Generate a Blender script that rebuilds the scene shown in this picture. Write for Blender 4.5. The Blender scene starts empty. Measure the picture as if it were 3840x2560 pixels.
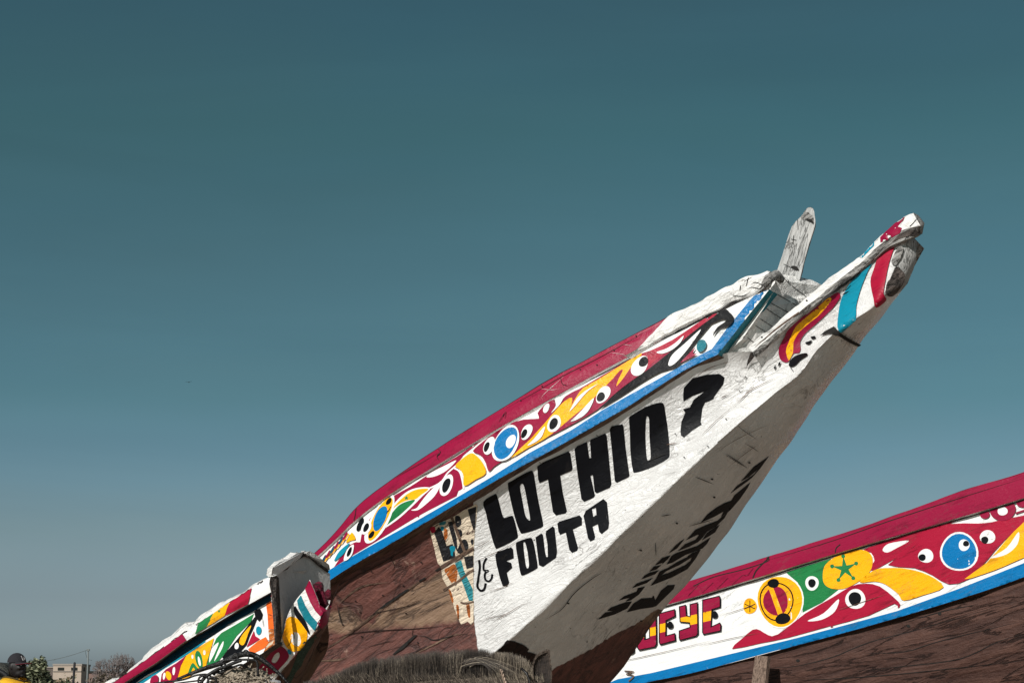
import bpy, bmesh, math, random
from mathutils import Vector, Matrix, noise, geometry
from mathutils.bvhtree import BVHTree
random.seed(7)
C = bpy.context.scene.collection
SC = bpy.context.scene
# ------------------------------------------------------------------ camera
W, H = 3840, 2560
LENS = 70.0
F = W * LENS / 36.0
HORIZON = 2572
PITCH = math.atan((HORIZON - H / 2) / F)
CAM = Vector((0, 0, 1.45))
cam = bpy.data.objects.new('camera', bpy.data.cameras.new('camera'))
C.objects.link(cam)
cam.location = CAM
cam.rotation_euler = (math.pi / 2 + PITCH, 0, 0)
cam.data.lens = LENS; cam.data.sensor_width = 36; cam.data.clip_start = 0.1; cam.data.clip_end = 20000
SC.camera = cam
CR = Matrix.Rotation(math.pi / 2 + PITCH, 3, 'X')
# ------------------------------------------------------------------ light
SUN_EL = math.radians(32)
SUN_AZ = math.atan2(-0.55, -0.835)          # clockwise from +Y
SDIR = Vector((math.sin(SUN_AZ) * math.cos(SUN_EL), math.cos(SUN_AZ) * math.cos(SUN_EL), math.sin(SUN_EL)))
sl = bpy.data.lights.new('sun', 'SUN'); sl.energy = 4.5; sl.angle = math.radians(0.5); sl.color = (1.0, 0.962, 0.915)
so = bpy.data.objects.new('sun', sl); C.objects.link(so)
so.rotation_euler = SDIR.to_track_quat('Z', 'Y').to_euler(); so.location = (-20, -25, 30)
world = bpy.data.worlds.new("World"); SC.world = world; world.use_nodes = True
wn = world.node_tree; wn.nodes.clear()
def NN(t, typ, **kw):
    n = t.nodes.new(typ)
    for k, v in kw.items(): setattr(n, k, v)
    return n
wo = NN(wn, 'ShaderNodeOutputWorld'); bg = NN(wn, 'ShaderNodeBackground'); bg.inputs[1].default_value = 0.1
sky = NN(wn, 'ShaderNodeTexSky'); sky.sky_type = 'NISHITA'; sky.sun_disc = False
sky.sun_elevation = SUN_EL; sky.sun_rotation = SUN_AZ; sky.dust_density = 1.5; sky.air_density = 1.0
hs = NN(wn, 'ShaderNodeHueSaturation'); hs.inputs['Saturation'].default_value = 0.75
tc = NN(wn, 'ShaderNodeTexCoord'); sp = NN(wn, 'ShaderNodeSeparateXYZ')
rmp = NN(wn, 'ShaderNodeValToRGB'); mul = NN(wn, 'ShaderNodeMix', data_type='RGBA', blend_type='MULTIPLY')
mul.inputs[0].default_value = 1.0
SKYTINT = [(0.0, (0.694, 0.853, 1.061)), (0.0224, (0.694, 0.853, 1.061)), (0.0421, (0.532, 0.644, 0.8)), (0.0753, (0.43, 0.553, 0.628)), (0.1151, (0.295, 0.467, 0.531)), (0.1414, (0.239, 0.423, 0.442)), (0.2076, (0.209, 0.385, 0.378)), (0.2721, (0.169, 0.355, 0.324)), (0.3322, (0.165, 0.334, 0.321)), (0.55, (0.3, 0.36, 0.36)), (1.0, (0.4, 0.42, 0.42))]
SKYTINT = SKYTINT
wn.links.new(sky.outputs[0], hs.inputs['Color']); wn.links.new(hs.outputs[0], mul.inputs[6])
wn.links.new(tc.outputs['Generated'], sp.inputs[0]); wn.links.new(sp.outputs[2], rmp.inputs[0])
nz = NN(wn, 'ShaderNodeTexNoise'); mpg = NN(wn, 'ShaderNodeMapping'); mpg.inputs['Scale'].default_value = (1.6, 1.6, 9.0); mpg.inputs['Rotation'].default_value = (0, 0.05, 0)
nz.inputs['Scale'].default_value = 2.2; nz.inputs['Detail'].default_value = 4; nz.inputs['Distortion'].default_value = 0.6
rz = NN(wn, 'ShaderNodeMapRange'); rz.inputs[1].default_value = 0.3; rz.inputs[2].default_value = 0.7; rz.inputs[3].default_value = 0.955; rz.inputs[4].default_value = 1.045
m2 = NN(wn, 'ShaderNodeVectorMath', operation='SCALE')
wn.links.new(tc.outputs['Generated'], mpg.inputs[0]); wn.links.new(mpg.outputs[0], nz.inputs[0]); wn.links.new(nz.outputs['Fac'], rz.inputs[0])
nz2 = NN(wn, 'ShaderNodeTexNoise'); nz2.inputs['Scale'].default_value = 1.7; nz2.inputs['Detail'].default_value = 3; nz2.inputs['Distortion'].default_value = 0.8
mc = NN(wn, 'ShaderNodeMix', data_type='RGBA'); mc.inputs[6].default_value = (1.06, 0.99, 0.96, 1); mc.inputs[7].default_value = (0.93, 1.0, 1.05, 1)
mm_ = NN(wn, 'ShaderNodeMix', data_type='RGBA', blend_type='MULTIPLY'); mm_.inputs[0].default_value = 1.0
wn.links.new(mpg.outputs[0], nz2.inputs[0]); wn.links.new(nz2.outputs['Fac'], mc.inputs[0]); wn.links.new(rmp.outputs[0], mm_.inputs[6]); wn.links.new(mc.outputs[2], mm_.inputs[7])
wn.links.new(mm_.outputs[2], m2.inputs[0]); wn.links.new(rz.outputs[0], m2.inputs['Scale']); wn.links.new(m2.outputs[0], mul.inputs[7]); wn.links.new(mul.outputs[2], bg.inputs[0]); wn.links.new(bg.outputs[0], wo.inputs[0])
def set_ramp(r, stops):
    e = r.color_ramp.elements
    while len(e) > 1: e.remove(e[-1])
    e[0].position = stops[0][0]; e[0].color = (*stops[0][1], 1)
    for p, c in stops[1:]:
        x = e.new(p); x.color = (*c, 1)
set_ramp(rmp, SKYTINT)
SC.view_settings.view_transform = 'Standard'; SC.view_settings.look = 'None'
SC.view_settings.exposure = 0.0; SC.view_settings.gamma = 1.0
SC.render.engine = 'CYCLES'
# ------------------------------------------------------------------ helpers
def ray(px, py):
    d = CR @ Vector(((px - W / 2) / F, -(py - H / 2) / F, -1.0))
    return d
def atY(px, py, Y):
    d = ray(px, py); return CAM + d * (Y / d.y)
class Frame:
    def __init__(s, px, py, Y, theta, roll):
        s.c0 = atY(px, py, Y); t = math.radians(theta); r = math.radians(roll)
        s.h = Vector((math.cos(t), -math.sin(t), 0))
        w = Vector((-math.sin(t), -math.cos(t), 0))
        s.w = (w * math.cos(r) + Vector((0, 0, 1)) * math.sin(r)).normalized()
    def on(s, px, py, b):
        d = ray(px, py)
        t = ((s.c0 - CAM).dot(s.w) + b) / d.dot(s.w)
        return CAM + d * t
    def mir(s, p, keep=0.0):
        b = (p - s.c0).dot(s.w); return p - s.w * (2 * b - keep)
def cr(p0, p1, p2, p3, t):
    return 0.5 * ((2 * p1) + (p2 - p0) * t + (2 * p0 - 5 * p1 + 4 * p2 - p3) * t * t + (3 * p1 - p0 - 3 * p2 + p3) * t ** 3)
def smooth(pts, n, closed=False):
    out = []; N = len(pts)
    for i in range(N if closed else N - 1):
        if closed: a, b, c, d = pts[i - 1], pts[i], pts[(i + 1) % N], pts[(i + 2) % N]
        else:
            b, c = pts[i], pts[i + 1]
            a = pts[i - 1] if i > 0 else b * 2 - c
            d = pts[i + 2] if i + 2 < N else c * 2 - b
        for k in range(n): out.append(cr(a, b, c, d, k / n))
    if not closed: out.append(pts[-1].copy())
    return out
class Mesh:
    def __init__(s): s.v = []; s.f = []; s.m = []; s.mats = []; s.sm = []; s.attr = {}
    def mi(s, mat):
        if mat not in s.mats: s.mats.append(mat)
        return s.mats.index(mat)
    def add(s, vs, fs, mat, smooth=True):
        o = len(s.v); s.v += [Vector(v) for v in vs]; k = s.mi(mat)
        for f in fs: s.f.append(tuple(o + i for i in f)); s.m.append(k); s.sm.append(smooth)
        return o
    def grid(s, rows, mat, closed=False, smooth=True):
        n = len(rows[0]); vs = [p for r in rows for p in r]; fs = []
        R = len(rows)
        for i in range(R if closed else R - 1):
            j = (i + 1) % R
            for k in range(n - 1): fs.append((i * n + k, i * n + k + 1, j * n + k + 1, j * n + k))
        return s.add(vs, fs, mat, smooth)
    def box(s, c, sz, mat, rot=None):
        x, y, z = [a / 2 for a in sz]
        vs = [Vector((i * x, j * y, k * z)) for k in (-1, 1) for j in (-1, 1) for i in (-1, 1)]
        if rot is not None: vs = [rot @ v for v in vs]
        vs = [v + Vector(c) for v in vs]
        s.add(vs, [(0, 2, 3, 1), (4, 5, 7, 6), (0, 1, 5, 4), (2, 6, 7, 3), (0, 4, 6, 2), (1, 3, 7, 5)], mat, False)
    def tube(s, pts, rad, mat, seg=8, cap=True, flat=1.0, up=None):
        pts = [Vector(p) for p in pts]; rows = []; n = len(pts)
        if not isinstance(rad, (list, tuple)): rad = [rad] * n
        u = Vector(up) if up else Vector((0.13, 0.2, 1)).normalized()
        for i, p in enumerate(pts):
            t = (pts[min(i + 1, n - 1)] - pts[max(i - 1, 0)]).normalized()
            a = t.cross(u)
            if a.length < 1e-4: a = t.cross(Vector((1, 0, 0)))
            a.normalize(); b = a.cross(t).normalized()
            rows.append([p + (a * math.cos(k * 2 * math.pi / seg) * rad[i] + b * math.sin(k * 2 * math.pi / seg) * rad[i] * flat) for k in range(seg)])
        vs = [p for r in rows for p in r]; fs = []
        for i in range(n - 1):
            for k in range(seg):
                fs.append((i * seg + k, i * seg + (k + 1) % seg, (i + 1) * seg + (k + 1) % seg, (i + 1) * seg + k))
        if cap: fs.append(tuple(range(seg))[::-1]); fs.append(tuple((n - 1) * seg + k for k in range(seg)))
        s.add(vs, fs, mat)
    def slab(s, loop, off, mat, side=None, smooth=False):
        """closed solid between a loop of points and the same loop moved by off"""
        n = len(loop); lo = [Vector(p) for p in loop]; hi = [p + off for p in lo]
        s.add(lo + hi, [tuple(range(n))[::-1], tuple(range(n, 2 * n))], mat, smooth)
        s.add(lo + hi, [(i, (i + 1) % n, n + (i + 1) % n, n + i) for i in range(n)], side or mat, smooth)
    def ell(s, c, r, mat, rot=None, seg=16, rings=10):
        vs = []; fs = []
        for i in range(rings + 1):
            a = math.pi * i / rings
            for k in range(seg):
                b = 2 * math.pi * k / seg
                v = Vector((r[0] * math.sin(a) * math.cos(b), r[1] * math.sin(a) * math.sin(b), r[2] * math.cos(a)))
                if rot is not None: v = rot @ v
                vs.append(v + Vector(c))
        for i in range(rings):
            for k in range(seg): fs.append((i * seg + k, (i + 1) * seg + k, (i + 1) * seg + (k + 1) % seg, i * seg + (k + 1) % seg))
        s.add(vs, fs, mat)
    def build(s, name, parent=None):
        me = bpy.data.meshes.new(name)
        org = parent_loc(parent) if parent else Vector((0, 0, 0))
        me.from_pydata([v - org for v in s.v], [], s.f); me.update()
        for m in s.mats: me.materials.append(m)
        me.polygons.foreach_set('material_index', s.m); me.polygons.foreach_set('use_smooth', s.sm)
        for k, vals in s.attr.items():
            a = me.attributes.new(k, 'FLOAT', 'POINT')
            vals = list(vals) + [0.0] * (len(s.v) - len(vals)); a.data.foreach_set('value', vals)
        o = bpy.data.objects.new(name, me); C.objects.link(o)
        if parent: o.parent = parent
        return o
def parent_loc(o):
    p = Vector((0, 0, 0))
    while o: p += o.location; o = o.parent
    return p
def thing(name, label, cat, loc=(0, 0, 0), group=None):
    o = bpy.data.objects.new(name, None); C.objects.link(o); o.location = loc; o.empty_display_size = 0.2
    o['label'] = label; o['category'] = cat
    if group: o['group'] = group
    return o
def roughen(m, start, amp, sc, seed=0.0, amp2=0.0):
    """push vertices by smooth noise along an approximate normal"""
    nr = [Vector((0, 0, 0)) for _ in m.v]
    for f in m.f:
        if f[0] < start: continue
        p = [m.v[i] for i in f]; n = (p[1] - p[0]).cross(p[-1] - p[0])
        for i in f: nr[i] += n
    for i in range(start, len(m.v)):
        n = nr[i].normalized(); p = m.v[i]
        d = noise.noise(p * sc + Vector((seed, 0, 0))) * amp
        if amp2: d += noise.noise(p * sc * 3.1 + Vector((0, seed, 5))) * amp2
        m.v[i] = p + n * d
# ---- decal painting: shapes of paint laid on the real surface
def inside(pt, polys):
    x, y = pt; c = False
    for P in polys:
        n = len(P)
        for i in range(n):
            x1, y1 = P[i]; x2, y2 = P[(i + 1) % n]
            if (y1 > y) != (y2 > y) and x < (x2 - x1) * (y - y1) / (y2 - y1) + x1: c = not c
    return c
class Painter:
    def __init__(s, target_mesh, step=10, inc=0.0003):
        s.inc = inc
        s.bvh = BVHTree.FromPolygons(s_v(target_mesh), target_mesh.f); s.k = 0; s.step = step; s.out = Mesh()
        s.last = 10.0
    def fill(s, polys, mat):
        """polys: source-pixel loops (first outer, others holes)"""
        s.k += 1; off = 0.0022 + s.k * s.inc; st = s.step
        V = []; E = []
        for P in polys:
            base = len(V); Q = []
            for i in range(len(P)):
                a = Vector(P[i]); b = Vector(P[(i + 1) % len(P)]); n = max(1, int((b - a).length / st))
                for k in range(n): Q.append(a.lerp(b, k / n))
            V += Q; E += [(base + i, base + (i + 1) % len(Q)) for i in range(len(Q))]
        xs = [p.x for p in V]; ys = [p.y for p in V]
        x = min(xs) + st / 2; 
        while x < max(xs):
            y = min(ys) + st / 2
            while y < max(ys):
                if inside((x, y), polys): V.append(Vector((x + random.uniform(-1, 1), y + random.uniform(-1, 1))))
                y += st
            x += st
        try: r = geometry.delaunay_2d_cdt(V, E, [], 0, 0.01)
        except Exception as e: print('cdt', e); return
        vv, ff = r[0], r[2]; P3 = []; ds = []
        for p in vv[::5]:
            d = ray(p.x, p.y); h = s.bvh.ray_cast(CAM, d / d.length)
            if h[0] is not None: ds.append((h[0] - CAM).length)
        ds.sort(); ds = ds[len(ds) // 20: max(1, len(ds) - len(ds) // 20)]
        ref = sorted(ds)[len(ds) // 2] if ds else None
        span = (max(ds) - min(ds)) if ds else 0
        for p in vv:
            d = ray(p.x, p.y); L = d.length; h = s.bvh.ray_cast(CAM, d / L)
            if h[0] is None or (ref is not None and (h[0] - CAM).length > ref + 0.6 + span):
                if ref is None: P3.append(None); continue
                g = s.bvh.find_nearest(CAM + d / L * ref)
                for _ in range(14):
                    if g[0] is not None: t_ = (g[0] - CAM).dot(d / L); g = s.bvh.find_nearest(CAM + d / L * t_)
                if g[0] is None or (g[0] - (CAM + d / L * t_)).length > 0.14: P3.append(None); continue
                h = (g[0], g[1])
            n = h[1]
            if n.dot(d) > 0: n = -n
            P3.append(h[0] + n * off)
        mp = {}; vs = []; fs = []
        for f in ff:
            c = (sum(vv[i].x for i in f) / len(f), sum(vv[i].y for i in f) / len(f))
            if not inside(c, polys): continue
            q = [P3[i] for i in f]
            if any(a is None for a in q): continue
            if max((q[0] - q[1]).length, (q[1] - q[2]).length, (q[0] - q[2]).length) > 0.35: continue
            ids = []
            for i in f:
                if i not in mp: mp[i] = len(vs); vs.append(P3[i])
                ids.append(mp[i])
            nrm = (vs[ids[1]] - vs[ids[0]]).cross(vs[ids[2]] - vs[ids[0]])
            if nrm.dot(vs[ids[0]] - CAM) > 0: ids = ids[::-1]
            fs.append(tuple(ids))
        s.out.add(vs, fs, mat)
    # shapes in zoom coordinates z = (ox, oy, scale)
    def P(s, z, pts, mat, holes=(), sm=True, n=4):
        def T(L, f):
            V = [Vector((z[0] + a * z[2], z[1] + b * z[2])) for a, b in L]
            if f: V = smooth(V, n, True)
            return [(v.x, v.y) for v in V]
        s.fill([T(pts, sm)] + [T(h, sm) for h in holes], mat)
    def E(s, z, c, rx, ry, rot, mat, hole=None):
        def T(k, rx, ry):
            r = math.radians(rot); L = []
            for i in range(28):
                a = i * 2 * math.pi / 28; x = rx * math.cos(a); y = ry * math.sin(a)
                wob = 1 + 0.03 * math.sin(3 * a + c[0])
                L.append((z[0] + z[2] * (c[0] + wob * (x * math.cos(r) - y * math.sin(r))), z[1] + z[2] * (c[1] + wob * (x * math.sin(r) + y * math.cos(r)))))
            return L
        P = [T(0, rx, ry)]
        if hole: P.append(T(0, rx - hole, ry - hole))
        s.fill(P, mat)
    def S(s, z, pts, w, mat, sm=True, taper=False):
        V = [Vector(p) for p in pts]
        if sm: V = smooth(V, 5)
        L = []; R = []; N = len(V)
        for i, p in enumerate(V):
            t = (V[min(i + 1, N - 1)] - V[max(i - 1, 0)])
            if t.length == 0: continue
            t.normalize(); q = Vector((-t.y, t.x))
            ww = w / 2
            if taper: ww *= max(0.12, math.sin(math.pi * min(1, (i + 0.6) / N)))
            L.append(p + q * ww); R.append(p - q * ww)
        s.P(z, [(a.x, a.y) for a in L + R[::-1]], mat, sm=False)
def s_v(m): return [v[:] for v in m.v]
def merge(dst, src):
    o = len(dst.v); dst.v += src.v
    mp = [dst.mi(m) for m in src.mats]
    for f, m, q in zip(src.f, src.m, src.sm): dst.f.append(tuple(i + o for i in f)); dst.m.append(mp[m]); dst.sm.append(q)
# ------------------------------------------------------------------ materials
def lin(h):
    h = h.lstrip('#'); o = []
    for i in (0, 2, 4):
        c = int(h[i:i + 2], 16) / 255; o.append(c / 12.92 if c <= 0.04045 else ((c + 0.055) / 1.055) ** 2.4)
    return o
def mat_base(name):
    m = bpy.data.materials.new(name); m.use_nodes = True; t = m.node_tree
    return m, t, t.nodes['Principled BSDF']
def mixrgb(t, fac, a, b, mode='MIX'):
    n = t.nodes.new('ShaderNodeMix'); n.data_type = 'RGBA'; n.blend_type = mode
    for idx, val in ((0, fac), (6, a), (7, b)):
        if isinstance(val, (int, float)): n.inputs[idx].default_value = val
        elif isinstance(val, (list, tuple)): n.inputs[idx].default_value = (*val, 1)
        else: t.links.new(val, n.inputs[idx])
    return n.outputs[2]
def noi(t, co, sc, det=4, rough=0.5, dist=0.0, vec=None):
    n = t.nodes.new('ShaderNodeTexNoise'); n.inputs['Scale'].default_value = sc; n.inputs['Detail'].default_value = det
    n.inputs['Roughness'].default_value = rough; n.inputs['Distortion'].default_value = dist
    t.links.new(co, n.inputs['Vector']); return n.outputs['Fac']
def ramp(t, fac, stops):
    n = t.nodes.new('ShaderNodeValToRGB'); t.links.new(fac, n.inputs[0])
    e = n.color_ramp.elements; e[0].position, e[0].color = stops[0][0], (*([stops[0][1]] * 3), 1)
    e[1].position, e[1].color = stops[1][0], (*([stops[1][1]] * 3), 1)
    for p, v in stops[2:]: x = e.new(p); x.color = (v, v, v, 1)
    return n.outputs[0]
def coords(t, scale=(1, 1, 1), rot=(0, 0, 0)):
    c = t.nodes.new('ShaderNodeTexCoord'); m = t.nodes.new('ShaderNodeMapping'); m.vector_type = 'TEXTURE'
    m.inputs['Rotation'].default_value = rot; m.inputs['Scale'].default_value = scale
    t.links.new(c.outputs['Object'], m.inputs[0]); return m.outputs[0]
def math_n(t, op, a, b=None):
    n = t.nodes.new('ShaderNodeMath'); n.operation = op
    for i, v in ((0, a), (1, b)):
        if v is None: continue
        if isinstance(v, (int, float)): n.inputs[i].default_value = v
        else: t.links.new(v, n.inputs[i])
    return n.outputs[0]
def bump(t, h, strength, dist, nrm=None):
    n = t.nodes.new('ShaderNodeBump'); n.inputs['Strength'].default_value = strength; n.inputs['Distance'].default_value = dist
    t.links.new(h, n.inputs['Height'])
    if nrm is not None: t.links.new(nrm, n.inputs['Normal'])
    return n.outputs[0]
GRAIN = (1.8, 0.35, 0.35)
BOATROT = (0, math.radians(-24), math.radians(-45))
def paint(name, rgb, rough=0.38, var=0.10, crack=0.5, wrinkle=0.4, rot=BOATROT, under=None, chip=0.0, spec=0.3):
    if isinstance(rgb, str): rgb = lin(rgb)
    m, t, b = mat_base(name); co = coords(t, GRAIN, rot); iso = coords(t)
    n1 = noi(t, co, 5, 6, 0.6); n2 = noi(t, iso, 60, 3, 0.6)
    f = math_n(t, 'ADD', math_n(t, 'MULTIPLY', n1, 1.6), math_n(t, 'MULTIPLY', n2, 0.5))
    n6 = noi(t, coords(t, (2.4, 0.11, 0.11), (0.3, rot[1] + 0.15, rot[2])), 6, 5, 0.65, 0.6); f = math_n(t, 'ADD', math_n(t, 'MULTIPLY', f, 0.6), math_n(t, 'MULTIPLY', n6, 0.82))
    dark = [c * (1 - 2.0 * var) for c in rgb]; lite = [min(1, c * (1 + var)) for c in rgb]
    col = mixrgb(t, ramp(t, f, [(0.75, 0), (1.3, 1)]), dark, lite)
    # hairline cracks and grime in them
    n3 = noi(t, co, 3.2, 9, 0.62, 0.9)
    line = ramp(t, n3, [(0.485, 0), (0.497, 1), (0.503, 1), (0.515, 0)])
    gate = ramp(t, noi(t, iso, 2.3, 3), [(0.5, 0), (0.62, 1)])
    lc = math_n(t, 'MULTIPLY', math_n(t, 'MULTIPLY', line, gate), crack)
    col = mixrgb(t, lc, col, [c * 0.18 for c in (0.5, 0.42, 0.36)])
    if under is not None:
        n4 = noi(t, co, 7, 10, 0.7, 0.4); ch = ramp(t, n4, [(0.62 - 0.1 * chip, 0), (0.63 - 0.1 * chip, 1)])
        col = mixrgb(t, ch, col, under)
    t.links.new(col, b.inputs['Base Color'])
    b.inputs['Roughness'].default_value = rough; b.inputs['Specular IOR Level'].default_value = spec
    h1 = noi(t, co, 14, 5, 0.6, 0.6); h2 = noi(t, iso, 110, 2)
    wr = ramp(t, noi(t, co, 6.5, 4, 0.55, 1.4), [(0.42, 0), (0.5, 1), (0.58, 0)])
    hh = math_n(t, 'ADD', math_n(t, 'MULTIPLY', h1, 1.0), math_n(t, 'MULTIPLY', wr, 0.45))
    hh = math_n(t, 'ADD', hh, math_n(t, 'MULTIPLY', h2, 0.10))
    hh = math_n(t, 'SUBTRACT', hh, math_n(t, 'MULTIPLY', lc, 0.8))
    t.links.new(bump(t, hh, wrinkle, 0.03), b.inputs['Normal'])
    return m
def wood(name, c1, c2, rough=0.7, rot=BOATROT, sc=1.0, strength=0.6, dist=0.03, c3=None):
    if isinstance(c1, str): c1 = lin(c1)
    if isinstance(c2, str): c2 = lin(c2)
    m, t, b = mat_base(name); co = coords(t, (2.6 / sc, 0.28 / sc, 0.28 / sc), rot); iso = coords(t)
    g = noi(t, co, 5, 8, 0.65, 0.5); blot = noi(t, iso, 1.6 * sc, 5, 0.6)
    col = mixrgb(t, ramp(t, g, [(0.33, 0), (0.66, 1)]), c1, c2)
    if c3 is not None:
        if isinstance(c3, str): c3 = lin(c3)
        col = mixrgb(t, ramp(t, blot, [(0.45, 0), (0.62, 1)]), col, mixrgb(t, g, [c * 0.6 for c in c3], c3))
    n3 = noi(t, co, 2.2, 8, 0.6, 1.0)
    line = ramp(t, n3, [(0.48, 0), (0.495, 1), (0.505, 1), (0.52, 0)])
    col = mixrgb(t, math_n(t, 'MULTIPLY', line, 0.75), col, [c * 0.22 for c in c1])
    sp_ = noi(t, iso, 45, 3, 0.6); col = mixrgb(t, math_n(t, 'MULTIPLY', ramp(t, sp_, [(0.6, 0), (0.75, 1)]), 0.35), col, [min(1, c * 1.9) for c in c2])
    t.links.new(col, b.inputs['Base Color']); b.inputs['Roughness'].default_value = rough
    b.inputs['Specular IOR Level'].default_value = 0.3
    hh = math_n(t, 'ADD', g, math_n(t, 'MULTIPLY', noi(t, iso, 18, 6, 0.65), 0.5))
    hh = math_n(t, 'SUBTRACT', hh, math_n(t, 'MULTIPLY', line, 0.7))
    t.links.new(bump(t, hh, strength, dist), b.inputs['Normal'])
    return m
def plain(name, rgb, rough=0.6, var=0.25, sc=20, metal=0.0, bmp=0.3):
    if isinstance(rgb, str): rgb = lin(rgb)
    m, t, b = mat_base(name); iso = coords(t); n = noi(t, iso, sc, 5, 0.6)
    col = mixrgb(t, ramp(t, n, [(0.3, 0), (0.7, 1)]), [c * (1 - var) for c in rgb], [min(1, c * (1 + var)) for c in rgb])
    t.links.new(col, b.inputs['Base Color']); b.inputs['Roughness'].default_value = rough; b.inputs['Metallic'].default_value = metal
    t.links.new(bump(t, n, bmp, 0.02), b.inputs['Normal'])
    return m
WHITE = (0.74, 0.73, 0.70)
M_white = paint('white_gloss_paint', WHITE, rough=0.3, var=0.05, crack=0.55, wrinkle=0.42)
M_band = paint('white_band_paint', (0.76, 0.76, 0.75), rough=0.4, var=0.04, crack=0.5, wrinkle=0.2)
M_crim = paint('crimson_paint', '860d34', rough=0.42, var=.15, crack=0.3, wrinkle=0.14, spec=0.25)
M_red = paint('red_paint', '96102f', rough=0.42, var=.18, crack=0.25, wrinkle=0.15, spec=0.25)
M_yel = paint('yellow_paint', 'e8a206', rough=0.4, var=.17, crack=0.4, wrinkle=0.22)
M_ora = paint('orange_paint', 'dd6020', rough=0.45, var=0.15, crack=0.6, wrinkle=0.3)
M_blu = paint('blue_paint', '0067a0', rough=0.36, var=.15, crack=0.4, wrinkle=0.22)
M_tea = paint('teal_paint', '087c94', rough=0.36, var=.17, crack=0.4, wrinkle=0.22)
M_dtea = paint('deep_teal_paint', '0a6a78', rough=0.4, var=0.14, crack=0.4, wrinkle=0.25)
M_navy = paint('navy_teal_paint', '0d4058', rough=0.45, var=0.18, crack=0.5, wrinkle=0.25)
M_grn = paint('green_paint', '1c6f3c', rough=0.4, var=.18, crack=0.4, wrinkle=0.22)
M_blk = paint('black_paint', '0a0b0f', rough=0.45, var=0.25, crack=0.1, wrinkle=0.12, spec=0.15)
M_gry = paint('old_grey_white_paint', (0.74, 0.73, 0.70), rough=0.55, var=0.15, crack=0.9, wrinkle=0.5)
M_trim = paint('chipped_white_paint', (0.70, 0.69, 0.67), rough=0.5, var=0.10, crack=0.7, wrinkle=0.45, under=(0.28, 0.26, 0.24), chip=0.0)
M_cream = paint('peeling_cream_paint', (0.62, 0.52, 0.40), rough=0.6, var=0.2, crack=0.9, wrinkle=0.5, under=(0.10, 0.06, 0.05), chip=0.45)
M_pblk = paint('peeling_black_paint', (0.015, 0.015, 0.018), rough=0.5, var=0.2, crack=0.5, wrinkle=0.8, under=(0.55, 0.46, 0.36), chip=0.35)
M_pteal = paint('peeling_teal_paint', '2f8590', rough=0.5, var=0.2, crack=0.6, wrinkle=0.8, under=(0.5, 0.42, 0.32), chip=0.4)
M_rust = paint('rust_streak', '9a5422', rough=0.8, var=0.35, crack=0.6, wrinkle=0.7, under=(0.6, 0.5, 0.38), chip=0.5)
M_brown = wood('bare_brown_hull', '4a302a', '7c5548', rough=0.62, sc=1.0, strength=0.75, dist=0.05, c3='6d5646')
M_dpatch = wood('bare_dark_patch', '1c1210', '2e1c18', rough=0.7, sc=1.5)
M_seam = wood('filled_seam', '4a352c', '7a6454', rough=0.8, sc=2, strength=0.6)
M_dark = plain('dark_gap', (0.008, 0.007, 0.006), 0.9, 0.3)
M_grey = wood('weathered_grey_wood', (0.10, 0.095, 0.09), (0.42, 0.41, 0.39), rough=0.8, sc=2.2, strength=0.9, dist=0.03, c3=(0.62, 0.61, 0.58))
M_dwood = wood('dark_rotten_wood', (0.035, 0.03, 0.028), (0.16, 0.13, 0.115), rough=0.85, sc=2.2, strength=1.0, dist=0.04)
M_rwood = wood('dark_plank_hull', '38241f', '583d34', rough=0.65, sc=0.8, strength=0.7, dist=0.04, rot=(0, math.radians(-11), math.radians(-42)))
M_greyv = wood('weathered_grey_post', (0.26, 0.26, 0.25), (0.50, 0.50, 0.49), rough=0.8, sc=2.2, strength=0.7, dist=0.02, c3=(0.60, 0.59, 0.57), rot=(0, math.radians(-74), math.radians(-45)))
M_post = wood('raw_plank', '5d4c42', '8a7668', rough=0.8, sc=3, rot=(0, math.radians(90), 0), strength=0.5)
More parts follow.
